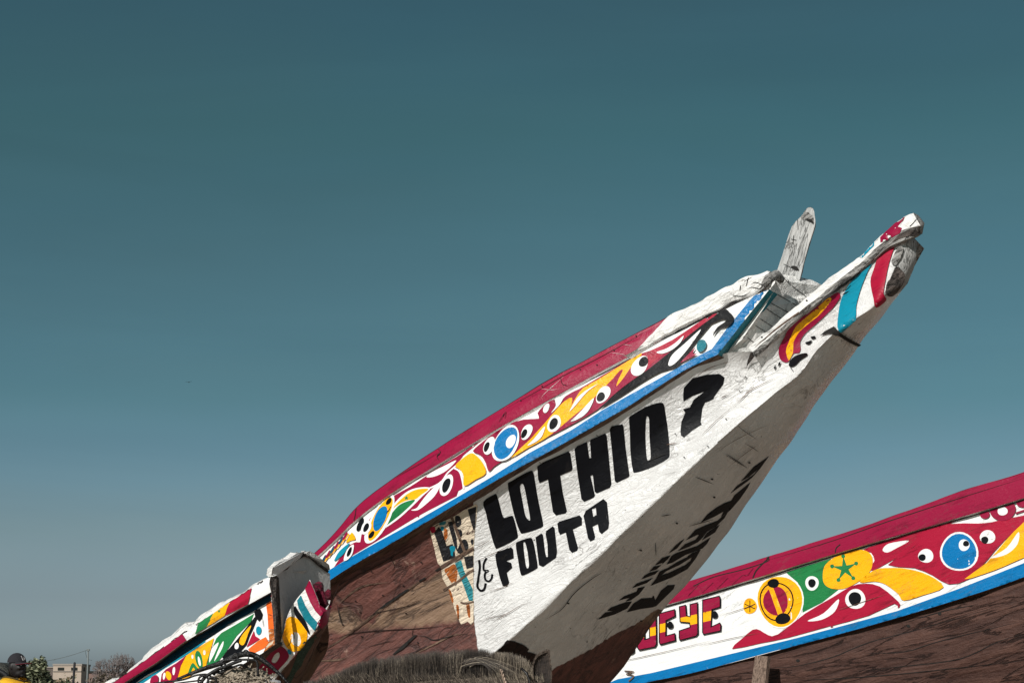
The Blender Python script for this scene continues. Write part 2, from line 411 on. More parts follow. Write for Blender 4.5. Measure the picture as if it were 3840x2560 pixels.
# mixed material for the big hull: white above/brown below, split by the painted edge stored on the mesh
def hull_mix(name, wcol, rough=0.3):
    m, t, b = mat_base(name); co = coords(t, GRAIN, BOATROT); iso = coords(t)
    a = t.nodes.new('ShaderNodeAttribute'); a.attribute_name = 'paint_edge'
    rag = math_n(t, 'MULTIPLY', math_n(t, 'SUBTRACT', noi(t, iso, 22, 6, 0.6), 0.5), 16.0)
    e = math_n(t, 'ADD', a.outputs['Fac'], rag)
    mask = ramp(t, math_n(t, 'MULTIPLY', math_n(t, 'ADD', e, 50), 0.01), [(0.49, 0), (0.51, 1)])
    # white
    n1 = noi(t, co, 4, 6, 0.6)
    wc = mixrgb(t, ramp(t, n1, [(0.3, 0), (0.7, 1)]), [c * 0.88 for c in wcol], wcol)
    n3 = noi(t, co, 2.6, 9, 0.6, 1.0); line = ramp(t, n3, [(0.488, 0), (0.498, 1), (0.502, 1), (0.512, 0)])
    gate = ramp(t, noi(t, iso, 1.9, 3), [(0.48, 0), (0.62, 1)]); lc = math_n(t, 'MULTIPLY', line, gate)
    wc = mixrgb(t, math_n(t, 'MULTIPLY', lc, 0.7), wc, (0.10, 0.085, 0.07))
    spk = ramp(t, noi(t, iso, 26, 2, 0.5), [(0.745, 0), (0.76, 1)]); wc = mixrgb(t, math_n(t, 'MULTIPLY', spk, 0.8), wc, (0.05, 0.04, 0.035))
    # brown
    g = noi(t, coords(t, (2.6, 0.28, 0.28), BOATROT), 5, 8, 0.65, 0.5)
    bc = mixrgb(t, ramp(t, g, [(0.33, 0), (0.66, 1)]), lin('482a25'), lin('75473e'))
    a2 = t.nodes.new('ShaderNodeAttribute'); a2.attribute_name = 'worn_edge'
    w2 = math_n(t, 'ADD', math_n(t, 'MULTIPLY', a2.outputs['Fac'], 0.01), math_n(t, 'MULTIPLY', noi(t, iso, 3.0, 8, 0.65, 0.5), 0.9))
    bc = mixrgb(t, ramp(t, w2, [(0.40, 0), (0.62, 1)]), bc, mixrgb(t, g, lin('5d4434'), lin('a3866d')))
    bl2 = noi(t, iso, 3.7, 8, 0.7, 0.6); bc = mixrgb(t, math_n(t, 'MULTIPLY', ramp(t, bl2, [(0.56, 0), (0.66, 1)]), 0.7), bc, lin('3a221d'))
    bl3 = noi(t, iso, 9, 8, 0.75, 0.2); bc = mixrgb(t, math_n(t, 'MULTIPLY', ramp(t, bl3, [(0.6, 0), (0.7, 1)]), 0.45), bc, lin('b69c89'))
    n5 = noi(t, co, 1.7, 8, 0.6, 1.2); bl4 = ramp(t, n5, [(0.475, 0), (0.495, 1), (0.505, 1), (0.525, 0)])
    bc = mixrgb(t, math_n(t, 'MULTIPLY', bl4, 0.6), bc, lin('21120f'))
    col = mixrgb(t, mask, bc, wc); t.links.new(col, b.inputs['Base Color'])
    rg = t.nodes.new('ShaderNodeMapRange'); t.links.new(mask, rg.inputs[0]); rg.inputs[3].default_value = 0.6; rg.inputs[4].default_value = rough
    t.links.new(rg.outputs[0], b.inputs['Roughness'])
    h1 = noi(t, co, 11, 6, 0.6, 0.8); wr = ramp(t, noi(t, co, 5.5, 5, 0.6, 1.6), [(0.40, 0), (0.5, 1), (0.60, 0)])
    wr2 = ramp(t, noi(t, coords(t, (0.5, 0.9, 0.9), (0.4, 0.2, 0.3)), 6, 4, 0.55, 2.0), [(0.44, 0), (0.5, 1), (0.56, 0)])
    amt = ramp(t, noi(t, iso, 1.4, 2), [(0.4, 0.25), (0.65, 1)])
    hw = math_n(t, 'ADD', math_n(t, 'MULTIPLY', h1, 0.4), math_n(t, 'MULTIPLY', math_n(t, 'ADD', wr, math_n(t, 'MULTIPLY', wr2, 0.6)), math_n(t, 'MULTIPLY', amt, 0.85)))
    hw = math_n(t, 'SUBTRACT', hw, math_n(t, 'MULTIPLY', lc, 0.8))
    hb = math_n(t, 'ADD', math_n(t, 'MULTIPLY', g, 2.6), math_n(t, 'MULTIPLY', noi(t, iso, 9, 8, 0.7), 2.6))
    hb = math_n(t, 'SUBTRACT', hb, math_n(t, 'MULTIPLY', bl4, 0.9))
    mx = t.nodes.new('ShaderNodeMix'); t.links.new(mask, mx.inputs[0]); t.links.new(hb, mx.inputs[2]); t.links.new(hw, mx.inputs[3])
    t.links.new(bump(t, mx.outputs[0], 0.5, 0.026), b.inputs['Normal'])
    return m
M_hull = hull_mix('hull_white_over_brown', (0.76, 0.755, 0.745))
# zoom-space origins used while reading the photo
Z2 = (380, 2000, 900 / 2352); Z3 = (1140, 2000, 1000 / 2352); Z4 = (1140, 1500, 1000 / 2240); Z5 = (1900, 1100, 1000 / 2240)
Z6 = (2600, 750, 900 / 2171); Z7 = (2000, 1600, 1000 / 1633); Z8 = (2240, 1720, 1600 / 2352); Z1 = (0, 0, 1)
def zp(z, p): return (z[0] + p[0] * z[2], z[1] + p[1] * z[2])
# ================================================================== GROUND
def ground():
    m, t, b = mat_base('beach_sand'); iso = coords(t)
    n = noi(t, iso, 0.6, 8, 0.6); n2 = noi(t, iso, 14, 4)
    t.links.new(mixrgb(t, ramp(t, math_n(t, 'ADD', math_n(t, 'MULTIPLY', n, 0.7), math_n(t, 'MULTIPLY', n2, 0.3)), [(0.35, 0), (0.65, 1)]), (0.19, 0.145, 0.105), (0.30, 0.225, 0.165)), b.inputs['Base Color'])
    b.inputs['Roughness'].default_value = 0.95
    t.links.new(bump(t, math_n(t, 'ADD', n, math_n(t, 'MULTIPLY', n2, 0.3)), 0.6, 0.1), b.inputs['Normal'])
    g = Mesh(); xs = [-6000, -1500, -400, -120, -50] + [-30 + 1.0 * i for i in range(61)] + [50, 120, 400, 1500, 6000]
    ys = [-3000, -500, -100, -30] + [-10 + 1.0 * i for i in range(56)] + [60, 90, 160, 300, 700, 2000, 8000]
    rows = []
    for y in ys:
        r = []
        for x in xs:
            z = 0.0
            if -30 < x < 30 and -10 < y < 45: z = noise.noise(Vector((x * 0.35, y * 0.35, 0))) * 0.06 + noise.noise(Vector((x * 1.3, y * 1.3, 3))) * 0.025
            r.append(Vector((x, y, z)))
        rows.append(r)
    g.grid(rows, m); o = g.build('ground'); o['kind'] = 'structure'
ground()
# ================================================================== MAIN BOAT
FM = Frame(3400, 900, 12.0, 45, 8)
def curve(fr, pts, n):          # pts: (px,py,b)
    return smooth([fr.on(*p) for p in pts], n)
main = thing('pirogue', 'large wooden pirogue with a white bow lettered LOTHIO ? LE FOUTA', 'boat', (0.6, 14.2, 0))
def build_main():
    n = 12
    # ---- lower hull: E (top), M, F (chine), G, Hh (port silhouette)
    E = [(300, 2800, .80), (800, 2480, .88), (1243, 2176, .88), (1582, 1972, .86), (1810, 1833, .80), (2087, 1680, .70), (2346, 1533, .56), (2596, 1380, .42), (2716, 1326, .33),
         (2838, 1312, .25), (2948, 1220, .19), (3056, 1138, .15), (3151, 1067, .13), (3263, 984, .12), (3335, 922, .11), (3396, 896, .10)]
    Fc = [(500, 3700, .42), (900, 3330, .42), (1400, 2850, .42), (1720, 2560, .42), (1960, 2352, .41), (2233, 2092, .38), (2478, 1857, .33), (2700, 1650, .26), (2805, 1558, .22),
          (2900, 1478, .16), (3000, 1395, .14), (3075, 1298, .12), (3150, 1232, .11), (3250, 1168, .10), (3290, 1132, .10), (3316, 1102, .09)]
    Hc = [(900, 4050, -.50), (1300, 3650, -.55), (1760, 3180, -.62), (2060, 2800, -.66), (2270, 2580, -.68), (2468, 2318, -.66), (2667, 2084, -.60), (2835, 1845, -.49), (2920, 1715, -.41),
          (3000, 1597, -.345), (3082, 1482, -.285), (3165, 1370, -.235), (3228, 1284, -.19), (3310, 1183, -.17), (3350, 1128, -.14), (3377, 1090, -.11)]
    Er = curve(FM, E, n); Fr = curve(FM, Fc, n); Hr = curve(FM, Hc, n)
    down = Vector((0, 0, -1)); rows = []
    N = len(Er)
    def mix(a, b, k, off): return [x.lerp(y, k) + off(i / (N - 1)) for i, (x, y) in enumerate(zip(a, b))]
    w = FM.w
    fade = lambda u: max(0.0, min(1.0, (0.93 - u) * 3))
    for k in range(15):
        s = (0, .07, .15, .23, .31, .39, .47, .55, .63, .71, .79, .87, .93, .97, .99)[k]; rows.append(mix(Er, Fr, s, lambda u, s=s: -w * (0.11 * math.sin(math.pi * s ** .75) * fade(u))))
    # rounded chine
    for k in range(14):
        s = (0, .015, .05, .10, .18, .26, .35, .44, .53, .62, .71, .80, .88, .95)[k]; rows.append(mix(Fr, Hr, s, lambda u, s=s: (FM.h * 0.35 + w * 0.25 + down * 0.5) * ((0.045 + .03 * u) * math.sin(math.pi * s) * (0.35 + fade(u)))))
    # port wall up to the mirrored gunwale
    Pr = [FM.mir(p) for p in Er]
    for k in range(9):
        s = k / 8; rows.append(mix(Hr, Pr, s, lambda u, s=s: -w * (0.05 * math.sin(math.pi * s) * fade(u))))
    hull = Mesh(); st = hull.grid(rows, M_hull)
    roughen(hull, 0, 0.018, 1.9, 1.0, 0.010)
    # forward end face
    last = len(rows[0]) - 1; loop = [hull.v[i * len(rows[0]) + last] for i in range(len(rows))]
    nose = [FM.on(3402, 1035, -.07), FM.on(3418, 1000, -.05), FM.on(3430, 960, -.03), FM.on(3437, 925, -.01), FM.on(3438, 905, 0.0), FM.on(3426, 890, .03)]
    rim = [hull.v[i * len(rows[0]) + last] for i in range(0, 30)]
    seq = rim + nose
    c = sum(seq, Vector()) / len(seq) - w * 0.01 + FM.h * 0.05
    rg = [q.lerp(c, .45) + FM.h * .035 for q in seq]; ns_ = len(seq)
    hull.add(seq + rg + [c + FM.h * .015], [(i, (i + 1) % ns_, ns_ + (i + 1) % ns_, ns_ + i) for i in range(ns_)] + [(ns_ + i, ns_ + (i + 1) % ns_, 2 * ns_) for i in range(ns_)], M_greyv)
    # back closing of the port side of the nose
    seq2 = nose[::-1] + [rim[-1]] + [hull.v[i * len(rows[0]) + last] for i in range(30, len(rows))]
    c2 = sum(seq2, Vector()) / len(seq2); hull.add(seq2 + [c2], [(i, (i + 1) % len(seq2), len(seq2)) for i in range(len(seq2))], M_grey)
    # painted edge (signed distance in photo px at the surface) : white where positive
    edge = []
    lw = [(1776, 1700), (1776, 1960), (1776, 2300), (1790, 2420), (1800, 2560)]
    pb = [(1995, 2640), (2060, 2520), (2075, 2505), (2130, 2478), (2200, 2442), (2300, 2380), (2392, 2335), (2465, 2282), (2484, 2268), (2492, 2600), (2700, 2700)]
    fwd = CR.transposed()
    for v in hull.v:
        q = fwd @ (v - CAM); px = W / 2 + F * q.x / -q.z; py = H / 2 - F * q.y / -q.z
        d1 = px - (1776 if py < 2300 else 1776 + (py - 2300) * 0.12)
        d2 = 400.0
        for i in range(len(pb) - 1):
            if pb[i][0] <= px <= pb[i + 1][0]:
                yy = pb[i][1] + (pb[i + 1][1] - pb[i][1]) * (px - pb[i][0]) / (pb[i + 1][0] - pb[i][0]); d2 = (yy - py) * 0.8
        if px > 2700: d2 = 400
        if px < 1995: d2 = 400
        edge.append(max(-45, min(45, min(d1, d2))))
    hull.attr['paint_edge'] = edge
    def lin_i(L, x):
        if x <= L[0][0]: return L[0][1]
        for (x0, y0), (x1, y1) in zip(L, L[1:]):
            if x <= x1: return y0 + (y1 - y0) * (x - x0) / (x1 - x0)
        return L[-1][1]
    worn = []
    for v in hull.v:
        q = fwd @ (v - CAM); px = W / 2 + F * q.x / -q.z; py = H / 2 - F * q.y / -q.z
        worn.append(max(-60, min(60, min(py - lin_i([(1180, 2330), (1300, 2260), (1380, 2325), (1535, 2206), (1642, 2132), (1790, 2060)], px), lin_i([(1242, 2378), (1438, 2366), (1565, 2353), (1735, 2336)], px) - py))))
    hull.attr['worn_edge'] = worn
    p = Painter(hull, 10, 0.00012)
    # ---- old peeling paint strip
    ZC = (1600, 1900, 300 / 855); ZD = (1700, 2380, 500 / 2352)
    p.P(ZC, [(40, 225), (130, 168), (260, 118), (400, 30), (480, -5), (545, -20), (512, 300), (500, 700), (502, 1225), (440, 1222), (370, 1252), (345, 1190), (300, 1090), (250, 900), (170, 760), (158, 640), (120, 600), (85, 450), (55, 330)], M_cream, n=2)
    for P in ([(190, 210), (220, 228), (226, 310), (212, 372), (186, 320)], [(190, 670), (240, 640), (300, 610), (332, 700), (305, 830), (262, 800), (225, 740)], [(238, 880), (262, 900), (290, 1000), (272, 1012)], [(318, 1050), (345, 1060), (350, 1180), (335, 1190)], [(425, 1040), (460, 1040), (468, 1170), (445, 1165)]): p.P(ZC, P, M_rust)
    p.P(ZC, [(305, 600), (370, 560), (402, 680), (440, 760), (497, 880), (497, 1000), (455, 1002), (400, 845), (350, 725)], M_pteal, sm=False)
    for P in ([(80, 270), (130, 208), (165, 250), (215, 415), (280, 392), (302, 480), (312, 540), (180, 582), (130, 420)], [(228, 160), (270, 148), (322, 330), (332, 480), (300, 420), (262, 290)], [(440, 22), (532, -8), (522, 200), (510, 272), (472, 150)], [(400, 530), (500, 515), (500, 640), (430, 662)]): p.P(ZC, P, M_pblk, sm=False)
    for P in ([(305, 100), (350, 95), (370, 140), (365, 190), (320, 212)], [(325, 240), (365, 240), (382, 270), (375, 312), (345, 315)], [(378, 352), (425, 350), (448, 430), (400, 500), (330, 480), (352, 400)], [(472, 352), (500, 345), (500, 395), (480, 395)]): p.P(ZC, P, M_pblk)
    p.P(ZC, [(248, 430), (275, 412), (305, 420), (305, 460), (285, 480), (282, 520), (262, 512), (258, 470)], M_tea); p.P(ZC, [(130, 172), (200, 148), (200, 180), (150, 192)], M_pteal); p.P(ZC, [(150, 210), (185, 210), (180, 245), (160, 245)], M_tea); p.P(ZC, [(38, 222), (85, 205), (95, 255), (60, 275)], M_red)
    for L_, wd in (([(150, 650), (300, 560), (400, 500), (505, 440)], 42), ([(265, 95), (330, 270), (415, 490)], 30), ([(180, 885), (330, 800), (440, 710), (505, 668)], 26), ([(365, 1015), (420, 1030), (505, 1010)], 20)): p.S(ZC, L_, wd, M_seam)
    p.P(ZD, [(790, 245), (880, 168), (962, 82), (1080, 100), (1250, 170), (1335, 240), (1300, 285), (1385, 300), (1430, 322), (1520, 352), (1500, 500), (1300, 600), (900, 600), (700, 500), (720, 300)], M_dpatch, sm=False)
    # ---- planks: filled seams, dark slots
    for L, wd in (([(150, 1045), (330, 930), (560, 760), (700, 650), (930, 485), (1180, 310)], 22), 
                  ([(300, 620), (420, 520), (540, 455), (740, 425)], 16), ([(980, 1060), (1140, 980), (1300, 900), (1420, 880)], 14), ([(110, 1120), (300, 1110), (380, 1090)], 18)):
        p.S(Z3, L, wd, M_seam, taper=True)
    for L_, wd in (([(260, 470), (480, 360), (700, 250), (900, 130), (1080, 40)], 5), ([(420, 800), (640, 700), (900, 640), (1180, 560)], 6), ([(200, 960), (420, 880), (700, 850), (1000, 835), (1380, 795)], 8), ([(760, 720), (900, 640), (1060, 560)], 5), ([(520, 1010), (700, 960), (830, 930)], 6), ([(720, 380), (800, 290), (770, 200), (860, 150)], 5), ([(850, 300), (950, 270), (1060, 190)], 5), ([(1000, 780), (960, 870), (980, 930)], 5), ([(1050, 720), (1180, 640), (1290, 600)], 5)):
        p.S(Z3, L_, wd, M_dpatch, taper=True)
    for c in ((515, 905), (350, 800), (880, 455), (700, 540), (1010, 960), (500, 690), (905, 700), (600, 330), (1040, 250), (460, 590)): p.E(Z3, c, 9, 7, 20, M_dpatch)
    p.P(Z3, [(675, 662), (690, 640), (900, 490), (932, 482), (925, 495), (700, 655)], M_dark, sm=False)
    p.P(Z3, [(785, 1063), (975, 892), (1005, 888), (990, 905), (880, 1015), (800, 1065)], M_dark, sm=False)
    p.S(Z3, [(1000, 892), (1080, 905), (1150, 935), (1290, 905), (1330, 885)], 8, M_dark, taper=True)
    p.S(Z3, [(850, 1065), (960, 1050), (1050, 1005), (1145, 970)], 7, M_dark, taper=True)
    p.S(Z3, [(1020, 415), (1075, 385)], 14, M_dark); p.S(Z3, [(1165, 325), (1210, 298)], 14, M_dark)
    p.S(Z3, [(300, 620), (320, 720), (350, 820)], 9, M_dark, taper=True)
    p.S(Z3, [(560, 760), (660, 665), (800, 560)], 5, M_dark, taper=True)
    for L in ([(1510, 130), (1640, 60)], [(1500, 250), (1700, 160), (1900, 60)], [(1640, 500), (1740, 480), (1850, 430)], [(1530, 790), (1640, 740), (1780, 710), (1900, 640), (1990, 600)], [(1700, 760), (1820, 700)]):
        p.S(Z3, L, 5, M_seam, taper=True)
    for L in ([(70, 1172), (170, 1110), (250, 1010), (360, 920), (445, 872)], [(780, 540), (840, 530)], [(990, 300), (1100, 345)], [(1180, 160), (1305, 243)], [(745, 700), (748, 780)], [(640, 745), (665, 750)], [(950, 600), (1100, 560)], [(700, 210), (830, 160)]):
        p.S(Z7, L, 5, M_dark, taper=True)
    for c in ((1318, 212), (1090, 314), (1103, 424), (875, 583), (655, 748), (211, 1072), (655, 1180)): p.E(Z7, c, 8, 5, 10, M_dark)
    for L in ([(1905, 960), (1990, 880), (2050, 820), (2160, 760), (2240, 720)], [(1800, 880), (1860, 850)], [(1350, 1270), (1440, 1255)], [(1580, 700), (1700, 620), (1900, 560)], [(1000, 880), (1120, 850), (1260, 800)]):
        p.S(Z5, L, 7, M_seam, taper=True)
    for L in ([(1830, 1340), (1920, 1400), (2020, 1460)], [(2000, 1250), (2070, 1290), (2110, 1320)], [(1930, 1100), (2100, 1220)]):
        p.S(Z5, L, 5, M_dark, taper=True)
    for L_ in ([(1760, 1320), (1900, 1230), (2060, 1150), (2200, 1090)], [(1420, 640), (1580, 560), (1700, 540)], [(1640, 1200), (1760, 1080), (1900, 960)], [(1850, 1450), (2000, 1330), (2100, 1260)]): p.S(Z5, L_, 4, M_seam, taper=True)
    for c in ((1960, 820), (1850, 1060), (1700, 1290), (2010, 700), (1500, 1380), (1420, 1180)): p.E(Z5, c, 7, 5, 20, M_dark)
    # broken ledge by the bow end
    p.P(Z6, [(480, 1520), (495, 1440), (520, 1360), (545, 1340), (560, 1390), (530, 1440), (500, 1480)], M_dwood, sm=False)
    # ---- notch between bow spur and hull
    p.P(Z6, [(1285, 1150), (1320, 1185), (1420, 1250), (1505, 1300), (1495, 1325), (1400, 1275), (1310, 1215), (1230, 1215), (1160, 1235), (1200, 1195)], M_dark, sm=False)
    # ---- stripes on the spur
    p.k = 14; p.inc = 0.0004
    p.P(Z6, [(1200, 895), (1290, 835), (1325, 840), (1330, 880), (1280, 960), (1200, 1040), (1100, 1130), (1010, 1210), (970, 1280), (975, 1350), (960, 1385), (910, 1390), (860, 1465), (800, 1450), (775, 1400), (775, 1330), (820, 1240), (870, 1130), (960, 1040), (1080, 965)], M_crim)
    p.P(Z6, [(1205, 890), (1250, 872), (1240, 920), (1150, 1030), (1050, 1110), (960, 1190), (910, 1280), (905, 1380), (870, 1450), (850, 1410), (840, 1350), (865, 1280), (920, 1150), (1000, 1070), (1110, 980)], M_yel)
    p.P(Z6, [(1615, 575), (1580, 650), (1530, 780), (1500, 880), (1480, 970), (1475, 1060), (1430, 1110), (1340, 1190), (1312, 1150), (1325, 1000), (1350, 880), (1420, 750), (1490, 662)], M_tea)
    p.P(Z6, [(1895, 358), (1830, 430), (1800, 500), (1770, 600), (1740, 740), (1720, 850), (1735, 900), (1650, 965), (1640, 900), (1610, 740), (1640, 620), (1680, 510), (1760, 430)], M_red)
    p.P(Z6, [(870, 1490), (900, 1430), (960, 1400), (1030, 1390), (1040, 1410), (980, 1450), (930, 1500), (890, 1512)], M_blk)
    p.P(Z6, [(1068, 1240), (1105, 1232), (1114, 1252), (1085, 1262)], M_blk); p.P(Z6, [(1020, 1290), (1080, 1275), (1060, 1310), (1030, 1305)], M_blk)
    p.S(Z6, [(1345, 830), (1400, 800), (1430, 765)], 8, M_blk, taper=True); p.S(Z6, [(1350, 855), (1420, 820)], 10, M_blk, taper=True)
    p.S(Z6, [(740, 1530), (745, 1490)], 16, M_blk, taper=True); p.S(Z6, [(775, 1500), (790, 1460)], 18, M_blk, taper=True); p.S(Z6, [(885, 1510), (915, 1555)], 6, M_blk)
    p.P(Z6, [(1790, 700), (1830, 610), (1870, 620), (1900, 660), (1895, 730), (1850, 800), (1790, 860), (1745, 850), (1750, 770)], M_dwood); p.P(Z6, [(1800, 560), (1840, 470), (1880, 420), (1900, 440), (1880, 520), (1830, 590)], M_grey)
    # blue slivers along the far silhouette
    merge(hull, p.out)
    o = hull.build('hull', main)
    # ---- lettering
    base = Mesh(); base.v = list(hull.v[:len(edge)]); base.f = [f for f in hull.f if max(f) < len(edge)]; base.m = [0] * len(base.f); base.sm = [True] * len(base.f)
    L = Painter(base, 9, 0.00005); L.k = 10
    L.P(Z4, [(1508, 850), (1595, 790), (1622, 798), (1655, 920), (1682, 985), (1738, 968), (1762, 985), (1795, 1120), (1780, 1165), (1640, 1238), (1605, 1228), (1560, 1080), (1530, 950)], M_blk, n=3)
    L.P(Z4, [(1713, 705), (1740, 678), (1890, 595), (1925, 605), (1942, 690), (1972, 860), (2008, 1030), (1990, 1070), (1850, 1115), (1815, 1100), (1775, 990), (1735, 830)], M_blk,
        holes=[[(1815, 718), (1833, 698), (1852, 730), (1876, 850), (1896, 960), (1900, 1003), (1885, 1002), (1858, 960), (1838, 860), (1820, 770)]], n=3)
    L.P(Z7, [(24, 240), (60, 215), (215, 148), (226, 160), (240, 250), (235, 266), (165, 297), (180, 400), (206, 515), (198, 528), (140, 541), (121, 520), (105, 420), (90, 320), (38, 342), (30, 320)], M_blk, sm=False)
    L.P(Z7, [(252, 135), (270, 115), (328, 90), (342, 190), (354, 188), (347, 85), (355, 75), (440, 38), (448, 50), (460, 160), (479, 350), (470, 372), (390, 406), (376, 395), (365, 293), (350, 298), (378, 418), (370, 432), (312, 458), (295, 440), (270, 280)], M_blk, sm=False)
    L.P(Z7, [(468, 15), (480, -5), (545, -18), (552, -5), (565, 130), (590, 298), (583, 308), (512, 342), (500, 330), (482, 150)], M_blk, sm=False)
    L.P(Z5, [(1028, 1055), (1050, 1020), (1180, 945), (1290, 915), (1320, 935), (1335, 1020), (1355, 1150), (1370, 1330), (1350, 1390), (1220, 1460), (1090, 1502), (1060, 1480), (1040, 1320), (1035, 1150)], M_blk,
        holes=[[(1170, 1052), (1184, 1030), (1197, 1060), (1200, 1200), (1211, 1370), (1192, 1402), (1176, 1370), (1165, 1200)]], n=3)
    L.P(Z5, [(1488, 790), (1560, 710), (1680, 680), (1790, 675), (1830, 705), (1820, 760), (1742, 868), (1738, 885), (1700, 905), (1668, 915), (1645, 960), (1630, 1080), (1640, 1100), (1560, 1150), (1490, 1210), (1465, 1192), (1460, 1160), (1468, 1080), (1500, 1000), (1482, 972), (1540, 955), (1572, 890), (1665, 820), (1560, 860), (1487, 905), (1482, 860)], M_blk, sm=False)
    L.P(Z3, [(1688, 190), (1705, 158), (1830, 118), (1845, 135), (1852, 215), (1785, 240), (1828, 255), (1838, 300), (1790, 342), (1812, 430), (1792, 465), (1755, 460), (1730, 390), (1700, 270)], M_blk, sm=False)
    L.P(Z3, [(1870, 95), (1900, 65), (1990, 35), (2018, 55), (2040, 150), (2062, 280), (2048, 312), (1940, 365), (1912, 350), (1890, 230)], M_blk, holes=[[(1935, 84), (1955, 85), (1976, 180), (1986, 285), (1966, 300), (1950, 230)]], n=3)
    L.P(Z7, [(14, 675), (50, 650), (60, 660), (72, 760), (80, 795), (90, 795), (88, 720), (76, 655), (80, 635), (120, 606), (131, 618), (146, 760), (140, 800), (60, 856), (36, 845), (25, 760)], M_blk, sm=False)
    L.P(Z7, [(148, 590), (160, 578), (285, 540), (298, 556), (298, 600), (243, 627), (275, 740), (270, 757), (238, 770), (222, 752), (200, 645), (165, 660), (155, 640)], M_blk, sm=False)
    L.P(Z7, [(308, 545), (322, 512), (430, 440), (452, 460), (465, 590), (460, 622), (420, 656), (405, 642), (396, 595), (364, 610), (380, 672), (375, 690), (350, 700), (336, 680), (320, 600)], M_blk, holes=[[(360, 503), (384, 494), (388, 538), (368, 550)]], sm=False)
    L.S(Z3, [(1545, 230), (1552, 300), (1538, 400), (1532, 465), (1560, 500), (1590, 488), (1605, 435)], 20, M_blk)
    L.S(Z3, [(1612, 212), (1588, 260), (1588, 320), (1625, 325), (1598, 350), (1600, 400), (1630, 418), (1655, 395), (1662, 355)], 18, M_blk)
    L.out.build('painted_lettering', main)
    L = Painter(base, 9, 0.00005); L.k = 10; ZA = (2200, 1680, 740 / 1706)
    for P in ([(1575, 65), (1440, 160), (1330, 285), (1400, 247), (1478, 180), (1440, 225), (1300, 320), (1240, 390), (1400, 275), (1430, 250), (1500, 170)],
              [(1415, 290), (1390, 340), (1320, 440), (1260, 510), (1220, 550), (1160, 590), (1180, 545), (1100, 590), (985, 640), (1040, 570), (1120, 510), (1190, 470), (1250, 450), (1275, 405), (1360, 335)],
              [(1218, 550), (1190, 600), (1115, 675), (1040, 718), (990, 782), (960, 808), (880, 850), (785, 886), (850, 826), (940, 786), (970, 747), (958, 744), (858, 792), (905, 738), (940, 700), (1030, 660), (1130, 622), (1160, 595)],
              [(1150, 655), (1110, 722), (1060, 755), (995, 792), (1040, 725)], [(1070, 765), (1040, 820), (1000, 862), (850, 920), (740, 985), (690, 1000), (730, 930), (765, 905), (870, 868), (960, 838)],
              [(762, 1175), (750, 1212), (650, 1310), (600, 1360), (570, 1370), (460, 1386), (345, 1413), (400, 1340), (470, 1295), (560, 1288), (578, 1268), (592, 1308), (640, 1225), (700, 1180)],
              [(845, 780), (780, 862), (705, 908), (760, 845), (810, 800)], [(725, 920), (700, 955), (650, 1000), (655, 985), (590, 1008), (650, 945)], [(645, 1005), (600, 1045), (540, 1062), (578, 1018)], [(625, 1050), (590, 1085), (470, 1130), (500, 1095), (545, 1070)],
              [(575, 1115), (520, 1160), (390, 1206), (430, 1165)], [(505, 1190), (450, 1260), (380, 1310), (335, 1320), (370, 1287), (275, 1312), (320, 1275), (430, 1235), (440, 1205)], [(390, 1320), (350, 1380), (240, 1432), (95, 1476), (160, 1415), (230, 1405), (175, 1400), (210, 1370), (340, 1325)]):
        L.P(ZA, P, M_blk, sm=False)
    L.P(ZA, [(985, 870), (940, 950), (870, 1040), (740, 1110), (550, 1185), (600, 1120), (630, 1060), (700, 1030), (780, 980), (860, 940), (905, 905)], M_blk, sm=False, holes=[[(645, 1092), (700, 1076), (850, 1006), (896, 968), (908, 938), (800, 1005), (690, 1056)]])
    L.P(Z6, [], M_blk) if False else None
    L.out.build('painted_lettering', main)
    # ---- rail cap, band
    topA = [(700, 2480, 0.922), (1173, 2080, 0.952), (1336, 1904, 0.952), (1479, 1792, 0.942), (1649, 1676, 0.912), (1854, 1548, 0.842), (2079, 1415, 0.732), (2346, 1270, 0.582), (2500, 1190, 0.482)]
    botA = [(700, 2510, 0.922), (1180, 2094, 0.952), (1332, 1951, 0.952), (1475, 1844, 0.942), (1649, 1737, 0.912), (1854, 1614, 0.842), (2079, 1488, 0.732), (2346, 1343, 0.582), (2480, 1275, 0.492)]
    A = curve(FM, topA, n); B = curve(FM, botA, n)
    capm = Mesh(); mid = [(a.lerp(b, 0.5)) + w * 0.012 for a, b in zip(A, B)]
    inner_t = [a - w * 0.16 + Vector((0, 0, 0.01)) for a in A]; inner_b = [b - w * 0.03 for b in B]
    for G_ in ([inner_t, [a + Vector((0, 0, .004)) for a in A]], [A, [a.lerp(b, .33) + w * .004 for a, b in zip(A, B)], mid, B], [B, inner_b]): capm.grid(G_, M_gry if G_[0] is B else M_crim)
    roughen(capm, 0, 0.008, 2, 4.0, 0.004)
    P_ = Painter(capm, 10)
    for L_ in ([(0, 960), (240, 830), (480, 690), (740, 560), (960, 440), (1200, 305)],): P_.S(Z5, L_, 5, M_dark, taper=True)
    for L_ in ([(290, 800), (370, 810), (440, 800)], [(480, 700), (400, 770), (320, 840), (290, 880)], [(865, 500), (960, 508), (1000, 520)], [(980, 430), (1060, 440)]): P_.S(Z5, L_, 2.2, M_gry, taper=True)
    P_.S(Z4, [(440, 905), (432, 960), (420, 1010)], 5, M_dark)
    for (x, y) in ((620, 640), (760, 600), (905, 480), (300, 780), (120, 900), (1090, 360)): P_.E(Z5, (x, y), 6, 6, 0, M_dark)
    P_.S(Z5, [(455, 712), (470, 760), (505, 770)], 4, M_dark); P_.S(Z4, [(1130, 410), (1150, 440), (1120, 470), (1135, 500)], 4, M_dark); P_.S(Z4, [(760, 660), (840, 610), (1000, 520), (1200, 400)], 4, M_dark, taper=True); P_.S(Z4, [(1640, 180), (1700, 100), (1690, 150)], 3, M_dark)
